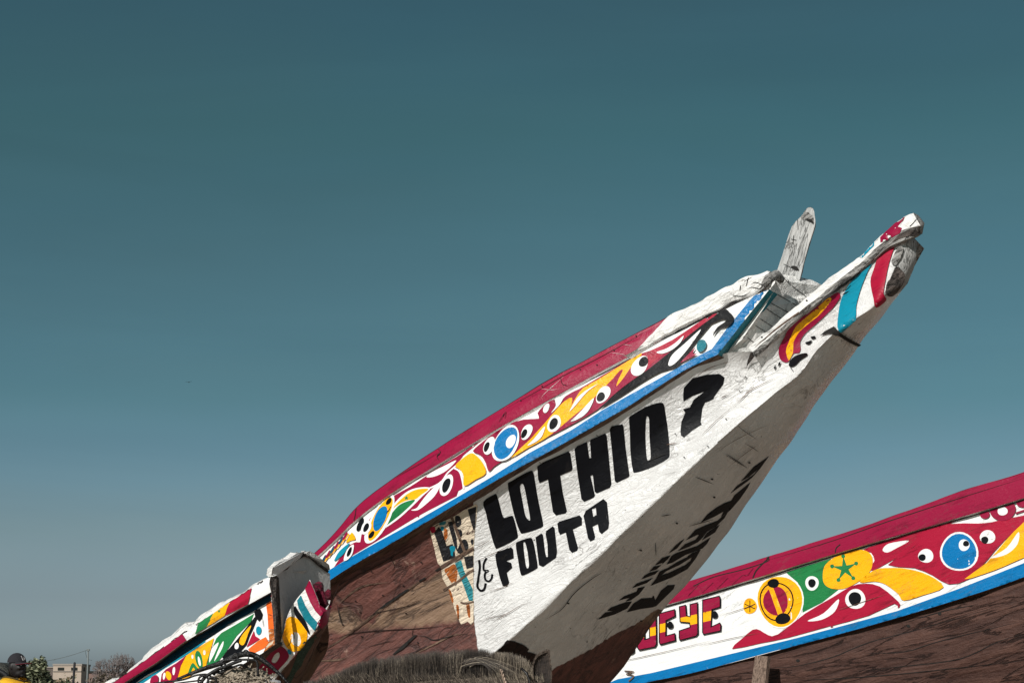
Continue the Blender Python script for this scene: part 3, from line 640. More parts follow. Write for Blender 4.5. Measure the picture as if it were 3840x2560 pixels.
    merge(capm, P_.out); capm.build('rail_cap', main)
    bt = [(700, 2524, .90), (1185, 2103, .93), (1332, 1962, .93), (1475, 1853, .92), (1649, 1748, .89), (1854, 1624, .83), (2079, 1499, .73), (2346, 1354, .59), (2538, 1248, .48), (2760, 1140, .38), (2886, 1084, .32)]
    bb = [(700, 2560, .90), (1189, 2209, .93), (1332, 2114, .93), (1475, 2032, .92), (1649, 1926, .89), (1854, 1804, .83), (2079, 1680, .73), (2346, 1529, .59), (2538, 1405, .48), (2628, 1358, .42), (2690, 1330, .38)]
    T = curve(FM, bt, n); D = curve(FM, bb, n); band = Mesh()
    rr = [[a - w * 0.06 for a in T]] + [[a.lerp(b, k / 6) for a, b in zip(T, D)] for k in range(7)]
    band.grid(rr, M_band); roughen(band, 0, 0.010, 2.5, 9.0, 0.004)
    nb = len(band.v)
    # underside of the plank (painted blue edge then grey)
    ed = band.v[-len(D):]; band.grid([ed, [d - w * 0.09 for d in ed]], M_seam, smooth=False)
    # forward end of the plank: teal
    nT = len(T); endp = [band.v[i * nT + nT - 1] for i in range(1, 8)]
    e0 = [q for q in endp]; e1 = [q - w * 0.11 - FM.h * 0.02 for q in endp]
    band.grid([e0, e1], M_dtea, smooth=False)
    base = Mesh(); base.v = band.v[:nb]; base.f = [f for f in band.f if max(f) < nb]
    p = Painter(base, 9)
    # blue strip
    p.P(Z1, [(1150, 2192), (1247, 2129), (1372, 2056), (1573, 1946), (1711, 1866), (1836, 1792), (1988, 1696), (2140, 1614), (2257, 1539), (2346, 1489), (2471, 1420), (2596, 1347), (2670, 1308), (2724, 1235), (2806, 1133), (2848, 1088), (2884, 1078), (2890, 1084),
              (2796, 1202), (2717, 1304), (2692, 1336), (2596, 1385), (2346, 1540), (2087, 1690), (1908, 1780), (1711, 1898), (1582, 1980), (1354, 2112), (1243, 2190), (1180, 2230)], M_blu, sm=False)
    # crimson field A
    p.P(Z4, [(255, 1400), (330, 1290), (390, 1215), (440, 1190), (475, 1190), (485, 1130), (545, 1010), (640, 885), (700, 850), (760, 800), (900, 722), (1000, 655), (1150, 555), (1290, 470), (1400, 395), (1500, 330), (1400, 415), (1335, 470), (1325, 510), (1285, 550), (1325, 640), (1338, 735), (1300, 760), (1285, 800), (1270, 812), (1150, 872), (975, 965), (965, 985), (948, 980), (700, 1130), (480, 1260), (300, 1370)], M_crim, n=2)
    p.P(Z4, [(1030, 645), (1100, 640), (1200, 590), (1282, 505), (1180, 552), (1080, 603)], M_band)
    p.S(Z4, [(1345, 478), (1290, 540), (1210, 610), (1150, 690), (1040, 748)], 12, M_band)
    p.P(Z4, [(902, 922), (960, 922), (1040, 862), (1110, 790), (1165, 672), (1060, 765), (990, 850), (950, 905)], M_band)
    p.E(Z4, (1200, 715), 48, 96, 22, M_band); p.E(Z4, (1198, 715), 30, 64, 20, M_blk)
    p.S(Z4, [(1255, 565), (1310, 600), (1335, 680), (1345, 745)], 14, M_band)
    p.P(Z4, [(630, 1100), (690, 980), (760, 870), (860, 775), (960, 735), (1065, 738), (1000, 805), (900, 905), (780, 1010)], M_band)
    p.P(Z4, [(745, 915), (800, 850), (880, 782), (960, 748), (1050, 746), (985, 798), (940, 832), (870, 842), (800, 875)], M_yel)
    p.P(Z4, [(665, 1070), (735, 960), (800, 885), (875, 848), (938, 840), (860, 920), (760, 1005)], M_grn)
    star(p, Z4, (865, 822), 22, M_grn)
    p.E(Z4, (642, 1000), 74, 232, 28, M_band); p.E(Z4, (645, 995), 56, 202, 27, M_yel); p.E(Z4, (645, 992), 46, 112, 22, M_blu)
    p.E(Z4, (718, 850), 18, 34, 35, M_blk); p.E(Z4, (573, 1130), 18, 36, 35, M_blk)
    for a in ((700, 940), (712, 925), (722, 908)): p.S(Z4, [(a[0], a[1] + 14), (a[0] + 14, a[1] - 14)], 6, M_blk)
    p.E(Z4, (478, 1045), 20, 62, 22, M_blk); p.E(Z4, (530, 1070), 38, 62, 25, M_band); p.E(Z4, (530, 1070), 20, 40, 25, M_blk)
    p.P(Z4, [(360, 1198), (385, 1150), (412, 1112), (440, 1168), (400, 1180)], M_yel)
    p.P(Z4, [(262, 1352), (290, 1290), (330, 1245), (392, 1200), (350, 1280), (310, 1320)], M_tea)
    p.P(Z4, [(342, 1342), (370, 1255), (425, 1212), (415, 1290), (375, 1340)], M_band); p.E(Z4, (390, 1275), 15, 45, 22, M_blk)
    for i in range(6):
        x = 150 + i * 36; y = 1320 - i * 38
        p.P(Z4, [(x, y + 40), (x + 36, y - 20), (x + 52, y - 18), (x + 20, y + 46)], M_crim if i % 2 else M_navy, sm=False)
        p.P(Z4, [(x + 24, y + 44), (x + 56, y - 12), (x + 64, y + 2), (x + 36, y + 40)], M_yel, sm=False)
    # yellow patch
    p.P(Z4, [(1282, 553), (1340, 495), (1410, 448), (1460, 470), (1510, 530), (1535, 618), (1450, 670), (1356, 723), (1350, 640), (1325, 590)], M_yel, n=3)
    # field B
    p.P(Z5, [(-275, 1326), (-220, 1272), (-110, 1185), (0, 1110), (150, 1062), (280, 1055), (268, 1010), (318, 950), (392, 888), (430, 892), (415, 960), (385, 1005), (500, 870), (620, 805), (760, 722), (900, 640), (1150, 505), (1300, 460), (1500, 360), (1700, 210), (1765, 175), (1782, 190), (1700, 270), (1560, 380), (1400, 500), (1200, 640), (1000, 780), (880, 880), (770, 980), (600, 1080), (450, 1160), (300, 1235), (150, 1310), (0, 1395), (-100, 1460), (-142, 1500), (-165, 1430), (-200, 1370), (-240, 1345)], M_crim, n=2)
    p.P(Z5, [(45, 1385), (200, 1235), (340, 1080), (430, 975), (500, 905), (558, 880), (548, 950), (500, 1035), (590, 880), (650, 800), (780, 725), (900, 650), (1140, 505), (1105, 560), (1040, 640), (1000, 700), (930, 785), (950, 720), (985, 650), (960, 650), (900, 720), (800, 820), (700, 925), (560, 1040), (430, 1150), (320, 1230), (190, 1300)], M_yel, n=2)
    p.P(Z5, [(1140, 522), (1230, 478), (1400, 395), (1600, 262), (1700, 200), (1762, 174), (1778, 186), (1700, 248), (1560, 340), (1400, 462), (1250, 580), (1190, 620), (1150, 580)], M_red, n=2)
    p.P(Z5, [(780, 977), (900, 870), (1050, 750), (1200, 640), (1400, 480), (1560, 340), (1740, 205), (1765, 215), (1640, 360), (1570, 450), (1480, 580), (1420, 630), (1300, 665), (1150, 750), (950, 880)], M_blk, n=2)
    p.P(Z5, [(1365, 600), (1400, 520), (1500, 430), (1640, 305), (1560, 430), (1450, 565), (1390, 612)], M_band)
    p.P(Z5, [(1468, 585), (1560, 490), (1592, 460), (1572, 508), (1602, 514), (1520, 562)], M_crim)
    p.P(Z5, [(1700, 270), (1750, 200), (1800, 160), (1850, 138), (1882, 165), (1912, 200), (1902, 250), (1860, 282), (1800, 295), (1740, 358), (1775, 290), (1850, 235), (1820, 222), (1740, 255)], M_blk)
    p.E(Z5, (1643, 443), 38, 54, 22, M_dtea)
    p.E(Z5, (1125, 615), 58, 95, 35, M_band); p.E(Z5, (1158, 580), 36, 46, 35, M_blk)
    p.E(Z5, (820, 855), 48, 82, 35, M_band); p.E(Z5, (800, 875), 32, 42, 30, M_blk)
    p.E(Z5, (410, 1098), 52, 76, 25, M_band); p.E(Z5, (405, 1098), 32, 52, 25, M_blk)
    p.E(Z5, (180, 1168), 40, 72, 28, M_band); p.E(Z5, (160, 1182), 22, 42, 25, M_blk)
    p.E(Z5, (345, 970), 22, 42, 25, M_band)
    p.P(Z5, [(420, 890), (480, 868), (500, 860), (470, 920), (440, 960), (385, 1010), (425, 950)], M_band)
    p.P(Z5, [(1268, 500), (1350, 470), (1430, 420), (1497, 362), (1470, 420), (1400, 480), (1320, 512)], M_band)
    p.P(Z5, [(540, 995), (600, 890), (680, 820), (778, 766), (700, 822), (640, 885), (590, 945)], M_band)
    p.P(Z5, [(548, 1082), (620, 1010), (742, 885), (705, 980), (640, 1045)], M_band)
    p.P(Z5, [(188, 1284), (240, 1230), (332, 1122), (312, 1200), (262, 1250)], M_band)
    p.E(Z4, (1710, 370), 98, 165, 27, M_band); p.E(Z4, (1708, 366), 83, 146, 27, M_blu); p.E(Z4, (1752, 352), 36, 60, 25, M_band)
    p.E(Z4, (1570, 388), 42, 80, 22, M_band); p.E(Z4, (1550, 398), 20, 45, 20, M_blk)
    merge(band, p.out); band.build('painted_band', main)
    # port side plank and cap, mirrored in the hull frame, and the foredeck
    port = Mesh(); port.grid([[FM.mir(q, 0) - w * 0.0 for q in A], [FM.mir(q) for q in B]], M_crim); port.grid([[FM.mir(q) for q in T], [FM.mir(q) for q in D]], M_band)
    port.grid([[FM.mir(q) + w * .1 for q in T], [FM.mir(q) + w * .1 for q in D]], M_grey)
    port.build('far_side_plank', main)['label'] = 'far side plank of the bow'
    dk = Mesh(); Ain = [a - w * 0.1 - Vector((0, 0, .05)) for a in A]; Apn = [FM.mir(a) + w * 0.1 - Vector((0, 0, .05)) for a in A]
    dk.grid([Ain, [a.lerp(b, .5) - Vector((0, 0, .04)) for a, b in zip(Ain, Apn)], Apn], M_grey); dk.build('deck', main)
    # ---- chipped white trim continuing the rail to the bow end
    tr = Mesh()
    tt = [(2346, 1334, 0.605), (2440, 1255, 0.545), (2494, 1197, 0.505), (2579, 1151, 0.465), (2683, 1092, 0.415), (2766, 1054, 0.365), (2861, 1016, 0.315), (2888, 1016, 0.285)]
    tb = [(2352, 1340, 0.595), (2425, 1300, 0.555), (2500, 1252, 0.515), (2590, 1203, 0.465), (2690, 1160, 0.415), (2741, 1130, 0.365), (2830, 1092, 0.325), (2878, 1055, 0.295)]
    TT = curve(FM, tt, 10); TB = curve(FM, tb, 10)
    tm = [a.lerp(b, .45) + w * .02 for a, b in zip(TT, TB)]
    tr.grid([[a - w * .5 + Vector((0, 0, .02)) for a in TT], [a - w * .03 for a in TT], TT, tm, [a.lerp(b, .8) + w * .01 for a, b in zip(TT, TB)], TB, [a - w * .02 for a in TB]], M_trim, smooth=False)
    roughen(tr, 0, 0.016, 5, 2.0, 0.012)
    P_ = Painter(tr, 9)
    for L_ in ([(0, 925), (200, 820), (330, 765)], [(520, 765), (560, 745), (620, 770), (600, 800), (530, 790), (490, 810)], [(430, 770), (420, 820)], [(460, 740), (530, 700)], [(500, 700), (480, 780)], [(350, 860), (440, 870), (520, 830)]): P_.S(Z6, L_, 8, M_dark, taper=True)
    merge(tr, P_.out); tr.build('deck_edge_trim', main)
    kn = Mesh(); kn.tube([FM.on(2868, 1068, .36), FM.on(2885, 1046, .33), FM.on(2912, 1030, .28), FM.on(2930, 1050, .22)], [.02, .032, .036, .026], M_grey, 7); roughen(kn, 0, .015, 14); kn.build('corner_knob', main)
    # ---- bulkhead closing the bow
    bk = Mesh(); pts = [(2700, 1345, .30), (2780, 1275, .30), (2866, 1152, .28), (2898, 1100, .27), (2908, 1048, .22), (2944, 1030, .10), (2995, 1038, .0), (3045, 1050, -.10), (3095, 1075, -.18), (3120, 1110, -.18), (3000, 1250, -.1), (2850, 1370, .15)]
    loop = [FM.on(*q) for q in pts]; bk.slab(loop, -FM.h * 0.05, M_gry)
    P_ = Painter(bk, 12)
    for L_ in ([(735, 840), (945, 960)], [(890, 775), (1035, 885)], [(690, 925), (860, 1020)], [(655, 980), (795, 1072)], [(605, 1075), (712, 1143)], [(560, 1135), (652, 1193)], [(490, 1245), (548, 1290)], [(810, 700), (860, 745), (850, 715)]): P_.S(Z6, L_, 6, M_dark)
    merge(bk, P_.out); bk.build('bow_bulkhead', main)
    # ---- post
    po = Mesh(); pl = [(2905, 1060, .02), (2935, 955, .02), (2969, 849, .02), (3004, 812, .02), (3018, 790, .02), (3034, 778, .02), (3050, 784, .02), (3055, 810, .02), (3056, 845, .02), (3034, 915, .02), (3015, 982, .02), (2985, 1070, .02)]
    lp = smooth([FM.on(*q) for q in pl], 3, True); po.slab(lp, -w * 0.03 - FM.h * 0.02, M_greyv); roughen(po, 0, .006, 12)
    P_ = Painter(po, 8)
    P_.P(Z6, [(975, 155), (1000, 125), (1035, 110), (1060, 130), (1085, 150), (1092, 222), (1060, 200), (1020, 185)], M_grey); P_.P(Z6, [(1015, 172), (1045, 170), (1075, 180), (1093, 215), (1060, 203), (1030, 190)], M_dark); P_.P(Z6, [(885, 605), (910, 595), (945, 610), (960, 640), (930, 635), (905, 622)], M_dark)
    P_.S(Z6, [(945, 180), (950, 270)], 5, M_dark); P_.S(Z6, [(885, 355), (935, 365)], 5, M_dark); P_.S(Z6, [(910, 320), (905, 400)], 5, M_dark); P_.S(Z6, [(820, 580), (880, 610), (940, 640)], 4, M_dark)
    merge(po, P_.out); po.build('mooring_post', main)
    # ---- spur rail beam
    rl = Mesh()
    rt = [(2808, 1300, .25), (2940, 1188, .205), (3081, 1069, .165), (3222, 961, .14), (3263, 921, .135), (3346, 850, .14), (3400, 805, .15), (3424, 797, .13)]
    rm = [(2822, 1320, .27), (2965, 1198, .22), (3100, 1088, .175), (3238, 974, .15), (3290, 927, .145), (3372, 868, .155), (3430, 850, .16), (3452, 845, .14)]
    rb = [(2828, 1334, .26), (2964, 1217, .205), (3102, 1106, .165), (3248, 998, .14), (3320, 934, .13), (3380, 905, .14), (3430, 888, .12), (3450, 874, .10)]
    RT, RM, RB = curve(FM, rt, 10), curve(FM, rm, 10), curve(FM, rb, 10)
    g0 = rl.grid([[a - w * .06 for a in RT], RT, [a.lerp(b, .5) + w * .006 for a, b in zip(RT, RM)], RM], M_trim, smooth=False)
    rl.grid([RM, RB, [b - w * .025 for b in RB], [a - w * .06 for a in RT]], M_grey, smooth=False)
    roughen(rl, 0, .010, 8, 3, .006)
    e = [RT[-1], RM[-1], RB[-1], RB[-1] - w * .025, RT[-1] - w * .06]; ce = sum(e, Vector()) / 5 + FM.h * .04
    rl.add(e + [ce], [(i, (i + 1) % 5, 5) for i in range(5)], M_grey)
    P_ = Painter(rl, 8)
    P_.P(Z6, [(1637, 380), (1637, 412), (1530, 522), (1503, 522), (1520, 490)], M_tea, sm=False)
    P_.P(Z6, [(1925, 135), (1900, 185), (1850, 240), (1890, 255), (1870, 300), (1750, 365), (1695, 385), (1692, 340), (1760, 270), (1850, 190)], M_crim, sm=False)
    P_.S(Z6, [(2030, 160), (1990, 210), (1960, 240)], 6, M_dark); P_.P(Z6, [(1870, 305), (1960, 265), (2050, 270), (2040, 320), (1960, 320), (1880, 345), (1800, 380)], M_dwood, sm=False)
    for c in ((1028, 912), (623, 1242)): P_.E(Z6, c, 8, 8, 0, M_dark)
    P_.S(Z6, [(560, 1330), (800, 1130), (1100, 915)], 12, M_seam, taper=True)
    P_.S(Z6, [(1240, 850), (1400, 740), (1560, 600), (1720, 430)], 16, M_dwood, taper=True)
    merge(rl, P_.out); rl.build('bow_rail', main)
def star(p, z, c, r, m, rot=0, k=0.42):
    L = []
    for i in range(10):
        a = rot - math.pi / 2 + i * math.pi / 5; q = r if i % 2 == 0 else r * k
        L.append((c[0] + q * math.cos(a), c[1] + q * math.sin(a)))
    p.P(z, L, m, sm=False)
build_main()
# ================================================================== RIGHT BOAT
FR = Frame(3840, 1900, 17.5, 42, 3)
right = thing('pirogue', 'dark brown pirogue at the right edge, with crimson rail and blue striped painted band', 'boat', (3.6, 18.5, 0))
def build_right():
    n = 12; w = FR.w
    A_ = [(1700, 2400, .10), (2300, 2262, .10), (2600, 2172, .10), (2880, 2086, .10), (3260, 1965, .10), (3601, 1842, .10), (3840, 1768, .08), (4150, 1655, .04), (4500, 1500, -.05)]
    B_ = [(1700, 2480, .10), (2300, 2318, .10), (2600, 2238, .10), (2880, 2152, .10), (3260, 2037, .10), (3601, 1938, .10), (3840, 1866, .08), (4150, 1765, .04), (4500, 1600, -.05)]
    A = curve(FR, A_, n); B = curve(FR, B_, n)
    cp = Mesh()
    for G_ in ([[a - w * .3 + Vector((0, 0, .02)) for a in A], A], [A, [a.lerp(b, .4) + w * .005 for a, b in zip(A, B)], B], [B, [b - w * .1 for b in B]]): cp.grid(G_, M_gry if G_[0] is B else M_crim)
    roughen(cp, 0, .008, 1.8, 8, .004)
    P = Painter(cp, 12)
    P.S(Z8, [(530, 700), (640, 650), (800, 610), (935, 565), (945, 540)], 5, M_dark); P.S(Z8, [(945, 545), (880, 610), (858, 655)], 7, M_dark); P.S(Z8, [(1340, 470), (1318, 490), (1312, 515)], 6, M_dark)
    P.S(Z8, [(950, 555), (1300, 450), (1600, 345), (2000, 215), (2352, 105)], 4, M_dark, taper=True)
    zz = [(500, 755), (560, 690), (580, 735), (640, 680), (660, 715), (720, 655), (745, 690), (800, 640), (830, 640), (860, 600)]
    M_gro = paint('scored_crimson', '6d0f2c', rough=.4)
    P.S(Z8, zz, 4, M_gro, sm=False)
    P.P(Z8, [(925, 540), (950, 535), (945, 552), (932, 556)], M_dark, sm=False)
    merge(cp, P.out); cp.build('rail_cap', right)
    T_ = [(a, b + 10, c - .05) for a, b, c in B_]
    D_ = [(1700, 2760, .05), (2300, 2588, .05), (2600, 2520, .05), (2880, 2447, .05), (3260, 2345, .05), (3601, 2243, .05), (3840, 2162, .03), (4150, 2040, -.01), (4500, 1870, -.1)]
    T = curve(FR, T_, n); D = curve(FR, D_, n); bd = Mesh()
    bd.grid([[t.lerp(d, k / 6) for t, d in zip(T, D)] for k in range(7)], M_band); roughen(bd, 0, .010, 2.0, 5, .004)
    nb = len(bd.v); bd.grid([bd.v[-len(D):], [d - w * .05 for d in D]], M_seam, smooth=False)
    base = Mesh(); base.v = bd.v[:nb]; base.f = [f for f in bd.f if max(f) < nb]
    p = Painter(base, 12)
    p.P(Z8, [(0, 1262), (110, 1213), (300, 1178), (700, 1082), (1100, 986), (1400, 906), (1650, 838), (2000, 712), (2352, 573), (2500, 515), (2500, 600), (2352, 660), (2000, 780), (1700, 872), (1400, 960), (1150, 1040), (1000, 1050), (850, 1090), (600, 1160), (300, 1245), (100, 1330), (-60, 1330)], M_blu, sm=False)
    p.P(Z8, [(1040, 625), (1150, 590), (1290, 550), (1260, 620), (1260, 690), (1330, 720), (1240, 790), (1132, 845), (1135, 760), (1105, 680)], M_grn, sm=False)
    p.E(Z8, (1184, 684), 37, 40, 0, M_band); p.E(Z8, (1184, 684), 21, 24, 0, M_blk)
    p.E(Z8, (1008, 783), 131, 147, -8, M_band); p.E(Z8, (1008, 783), 123, 139, -8, M_yel); p.E(Z8, (985, 783), 68, 80, -5, M_crim)
    p.P(Z8, [(943, 705), (968, 700), (1028, 862), (1000, 868)], M_yel, sm=False)
    p.E(Z8, (989, 783), 94, 107, -5, M_blk, hole=7); p.E(Z8, (972, 685), 32, 25, -5, M_blk); p.E(Z8, (1024, 880), 42, 30, -12, M_blk)
    p.E(Z8, (843, 810), 37, 43, 0, M_yel)
    for a in (90, 25, 155): 
        c, s_ = math.cos(math.radians(a)), math.sin(math.radians(a)); p.S(Z8, [(843 - 32 * c, 812 - 32 * s_), (843 + 32 * c, 812 + 32 * s_)], 5, M_blk, sm=False)
    p.P(Z8, [(1470, 500), (1600, 450), (1800, 390), (2003, 324), (1960, 350), (1850, 412), (1700, 515), (1530, 612), (1505, 600), (1530, 560), (1510, 515)], M_red, n=2)
    p.P(Z8, [(1575, 500), (1610, 466), (1720, 450), (1650, 492), (1600, 515)], M_band)
    p.P(Z8, [(1245, 640), (1262, 580), (1340, 525), (1440, 500), (1500, 515), (1520, 560), (1505, 620), (1450, 670), (1370, 712), (1300, 715), (1255, 690)], M_yel)
    star(p, Z8, (1366, 605), 72, M_grn, rot=-0.12, k=0.3)
    for i in range(5):
        a = -0.12 - math.pi / 2 + i * 2 * math.pi / 5; p.E(Z8, (1366 + 70 * math.cos(a), 605 + 70 * math.sin(a)), 11, 11, 0, M_grn)
    p.P(Z8, [(745, 1046), (800, 990), (860, 940), (900, 943), (945, 970), (1000, 965), (1150, 850), (1300, 762), (1400, 702), (1480, 686), (1560, 702), (1640, 765), (1672, 800), (1660, 822), (1640, 797), (1500, 862), (1300, 918), (1295, 928), (1285, 920), (1050, 985), (900, 1015)], M_red, n=2)
    p.P(Z8, [(1162, 892), (1250, 850), (1333, 772), (1312, 840), (1240, 885)], M_band); p.E(Z8, (1426, 772), 56, 55, 0, M_band); p.E(Z8, (1423, 770), 35, 38, 0, M_blk)
    p.P(Z8, [(1448, 678), (1530, 612), (1620, 600), (1720, 607), (1830, 640), (1912, 705), (1800, 750), (1692, 780), (1660, 742), (1590, 690), (1530, 675)], M_yel, n=3)
    p.P(Z8, [(1605, 583), (1750, 485), (1850, 405), (1950, 358), (2100, 356), (2180, 348), (2240, 332), (2352, 312), (2480, 270), (2400, 330), (2250, 445), (2150, 560), (2050, 662), (1940, 690), (1850, 640), (1750, 600)], M_red, n=2)
    p.E(Z8, (1998, 512), 106, 107, 0, M_band); p.E(Z8, (1998, 512), 95, 97, 0, M_blu); p.E(Z8, (2025, 475), 30, 32, 0, M_band); p.E(Z8, (2036, 467), 17, 16, 0, M_blk)
    p.E(Z8, (1815, 534), 42, 38, 0, M_band); p.E(Z8, (1795, 543), 20, 19, 0, M_blk); p.E(Z8, (2155, 430), 43, 37, 0, M_band); p.E(Z8, (2140, 447), 20, 20, 0, M_blk)
    p.P(Z8, [(2028, 662), (2150, 572), (2250, 455), (2352, 352), (2480, 260), (2480, 500), (2352, 545), (2250, 590), (2130, 635)], M_yel, n=2)
    p.P(Z8, [(2172, 546), (2260, 490), (2326, 403), (2320, 470), (2260, 525)], M_band)
    p.E(Z8, (2240, 285), 72, 54, -10, M_crim); p.E(Z8, (2238, 288), 28, 24, 0, M_band); p.E(Z8, (2140, 307), 28, 22, 0, M_crim); p.E(Z8, (2350, 240), 36, 28, 0, M_crim); p.S(Z8, [(2310, 300), (2400, 270)], 10, M_crim)
    # little rope-burned patch near the blue stripe
    p.S(Z8, [(155, 1168), (205, 1172), (165, 1185), (205, 1195), (178, 1225)], 7, M_seam)
    for L_ in ([(700, 715), (900, 670)], [(60, 1130), (300, 1080), (640, 1000)], [(700, 860), (880, 800)], [(560, 1030), (760, 985), (900, 960)], [(1340, 830), (1600, 745)]): p.S(Z8, L_, 3, M_seam, taper=True)
    merge(bd, p.out); bd.build('painted_band', right)
    L = Painter(base, 9); L.k = 50
    def letter(P):
        c = (sum(a for a, b in P) / len(P), sum(b for a, b in P) / len(P))
        L.P(Z8, P, M_blk, sm=False)
        V = [Vector(q) for q in P]; N = len(V); inn = []
        area = sum(V[i].x * V[(i + 1) % N].y - V[(i + 1) % N].x * V[i].y for i in range(N))
        for i in range(N):
            a = (V[i] - V[i - 1]).normalized(); b = (V[(i + 1) % N] - V[i]).normalized()
            nn = Vector((-(a.y + b.y), a.x + b.x)); k = 6 / max(0.35, (nn.length / 2)); nn.normalize()
            inn.append(V[i] + nn * (6 if area > 0 else -6) * min(1.5, 1 / max(.5, ((Vector((-a.y, a.x))).dot(nn)))))
        q = [(v.x, v.y) for v in inn]
        L.P(Z8, q, M_crim, sm=False)
        ys = [b for a, b in q]; y0, y1 = min(ys), max(ys)
        def clip(poly, a, c_, keep):       # keep side of a*x+y vs c
            o = []
            for i in range(len(poly)):
                p1, p2 = poly[i], poly[(i + 1) % len(poly)]; s1 = (a * p1[0] + p1[1] - c_) * keep; s2 = (a * p2[0] + p2[1] - c_) * keep
                if s1 >= 0: o.append(p1)
                if (s1 >= 0) != (s2 >= 0): k = s1 / (s1 - s2); o.append((p1[0] + (p2[0] - p1[0]) * k, p1[1] + (p2[1] - p1[1]) * k))
            return o
        hI = y0 + (y1 - y0) * .36; lO = y0 + (y1 - y0) * .62; a = .22; mx = c[0]
        mid = clip(clip(q, a, hI + a * mx, 1), a, lO + a * mx, -1)
        if len(mid) > 2: L.P(Z8, mid, M_yel, sm=False)
    letter([(583, 775), (680, 752), (686, 770), (686, 818), (640, 832), (634, 922), (682, 900), (690, 915), (688, 950), (590, 970), (583, 955)])
    letter([(455, 812), (495, 802), (500, 862), (515, 866), (514, 800), (560, 788), (563, 965), (552, 978), (460, 1002), (455, 985), (455, 945), (515, 925), (512, 905), (460, 900)])
    letter([(345, 850), (435, 826), (438, 868), (388, 892), (386, 972), (436, 958), (440, 1002), (352, 1026), (345, 1010)])
    letter([(225, 890), (268, 880), (270, 992), (292, 985), (290, 872), (333, 862), (336, 1020), (326, 1038), (236, 1056), (225, 1040)])
    letter([(120, 920), (210, 895), (212, 935), (160, 955), (160, 1035), (180, 1030), (180, 1000), (212, 990), (212, 1065), (200, 1075), (125, 1090), (115, 1075)])
    L.E(Z8, (653, 858), 17, 20, 0, M_blk); L.E(Z8, (408, 915), 17, 20, 0, M_blk)
    L.out.build('painted_lettering', right)
    # hull
    hu = Mesh(); E_ = [d - w * .05 for d in D]; K = []
    for d in E_: K.append(Vector((d.x, d.y, 0)) - w * .45 + Vector((0, 0, max(.12, (d.z - 1.2) * .9))))
    rows = []
    for k in range(15):
        s = k / 14; lap = (s * 4.0) % 1.0
        rows.append([e.lerp(q, s) + w * (.10 * math.sin(math.pi * s) + .018 * lap) for e, q in zip(E_, K)])
    hu.grid(rows, M_rwood); roughen(hu, 0, .03, 1.6, 3, .016)
    hu.grid([rows[-1], [q - w * .5 for q in K], [FR.mir(a, 0) - w * 1.3 for a in A]], M_rwood)
    # bow end closing off-frame
    e = [A[-1], B[-1], D[-1], K[-1], K[-1] - w * .5, FR.mir(A[-1]) - w * 1.3]; tip = sum(e, Vector()) / 6 + FR.h * .8; hu.add(e + [tip], [(i, (i + 1) % 6, 6) for i in range(6)], M_rwood)
    hu.grid([[a - w * .28 - Vector((0, 0, .03)) for a in A], [FR.mir(a) - w * 1.3 for a in A]], M_grey)
    b2 = Mesh(); b2.v = list(hu.v); b2.f = list(hu.f); P = Painter(b2, 14)
    for L_ in ([(950, 1150), (1100, 1140), (1300, 1090), (1500, 1010), (1800, 930), (2352, 770)], [(1400, 1170), (1700, 1140), (2000, 1100), (2200, 1010), (2352, 960)], [(1480, 1070), (1700, 1060), (1900, 1000), (2352, 890)], [(1700, 900), (1900, 840), (2100, 800)], [(1100, 1220), (1600, 1190), (2352, 1110)]): P.S(Z8, L_, 5, M_dark, taper=True)
    for c in ((1716, 920), (1888, 852), (1107, 1110), (1490, 905)): P.E(Z8, c, 10, 8, 0, M_dark)
    merge(hu, P.out); hu.build('hull', right)
build_right()
# prop plank
def prop():
    m = Mesh(); z = -.32
    o = thing('prop_plank', 'raw sawn plank standing upright against the brown hull of the right boat', 'plank', (2.0, 15.9, 0))
    a, b, c, d = FR.on(2832, 2457, .22), FR.on(2879, 2459, .22), FR.on(2869, 2560, .30), FR.on(2818, 2560, .30)
    dl = (d - a); dl = dl * ((a.z) / -dl.z) ; dr = (c - b) * ((b.z) / -(c - b).z)
    L = [a, b, b + dr, a + dl]; m.slab(L, -FR.w * .05, M_post); m.build('plank', o)
prop()
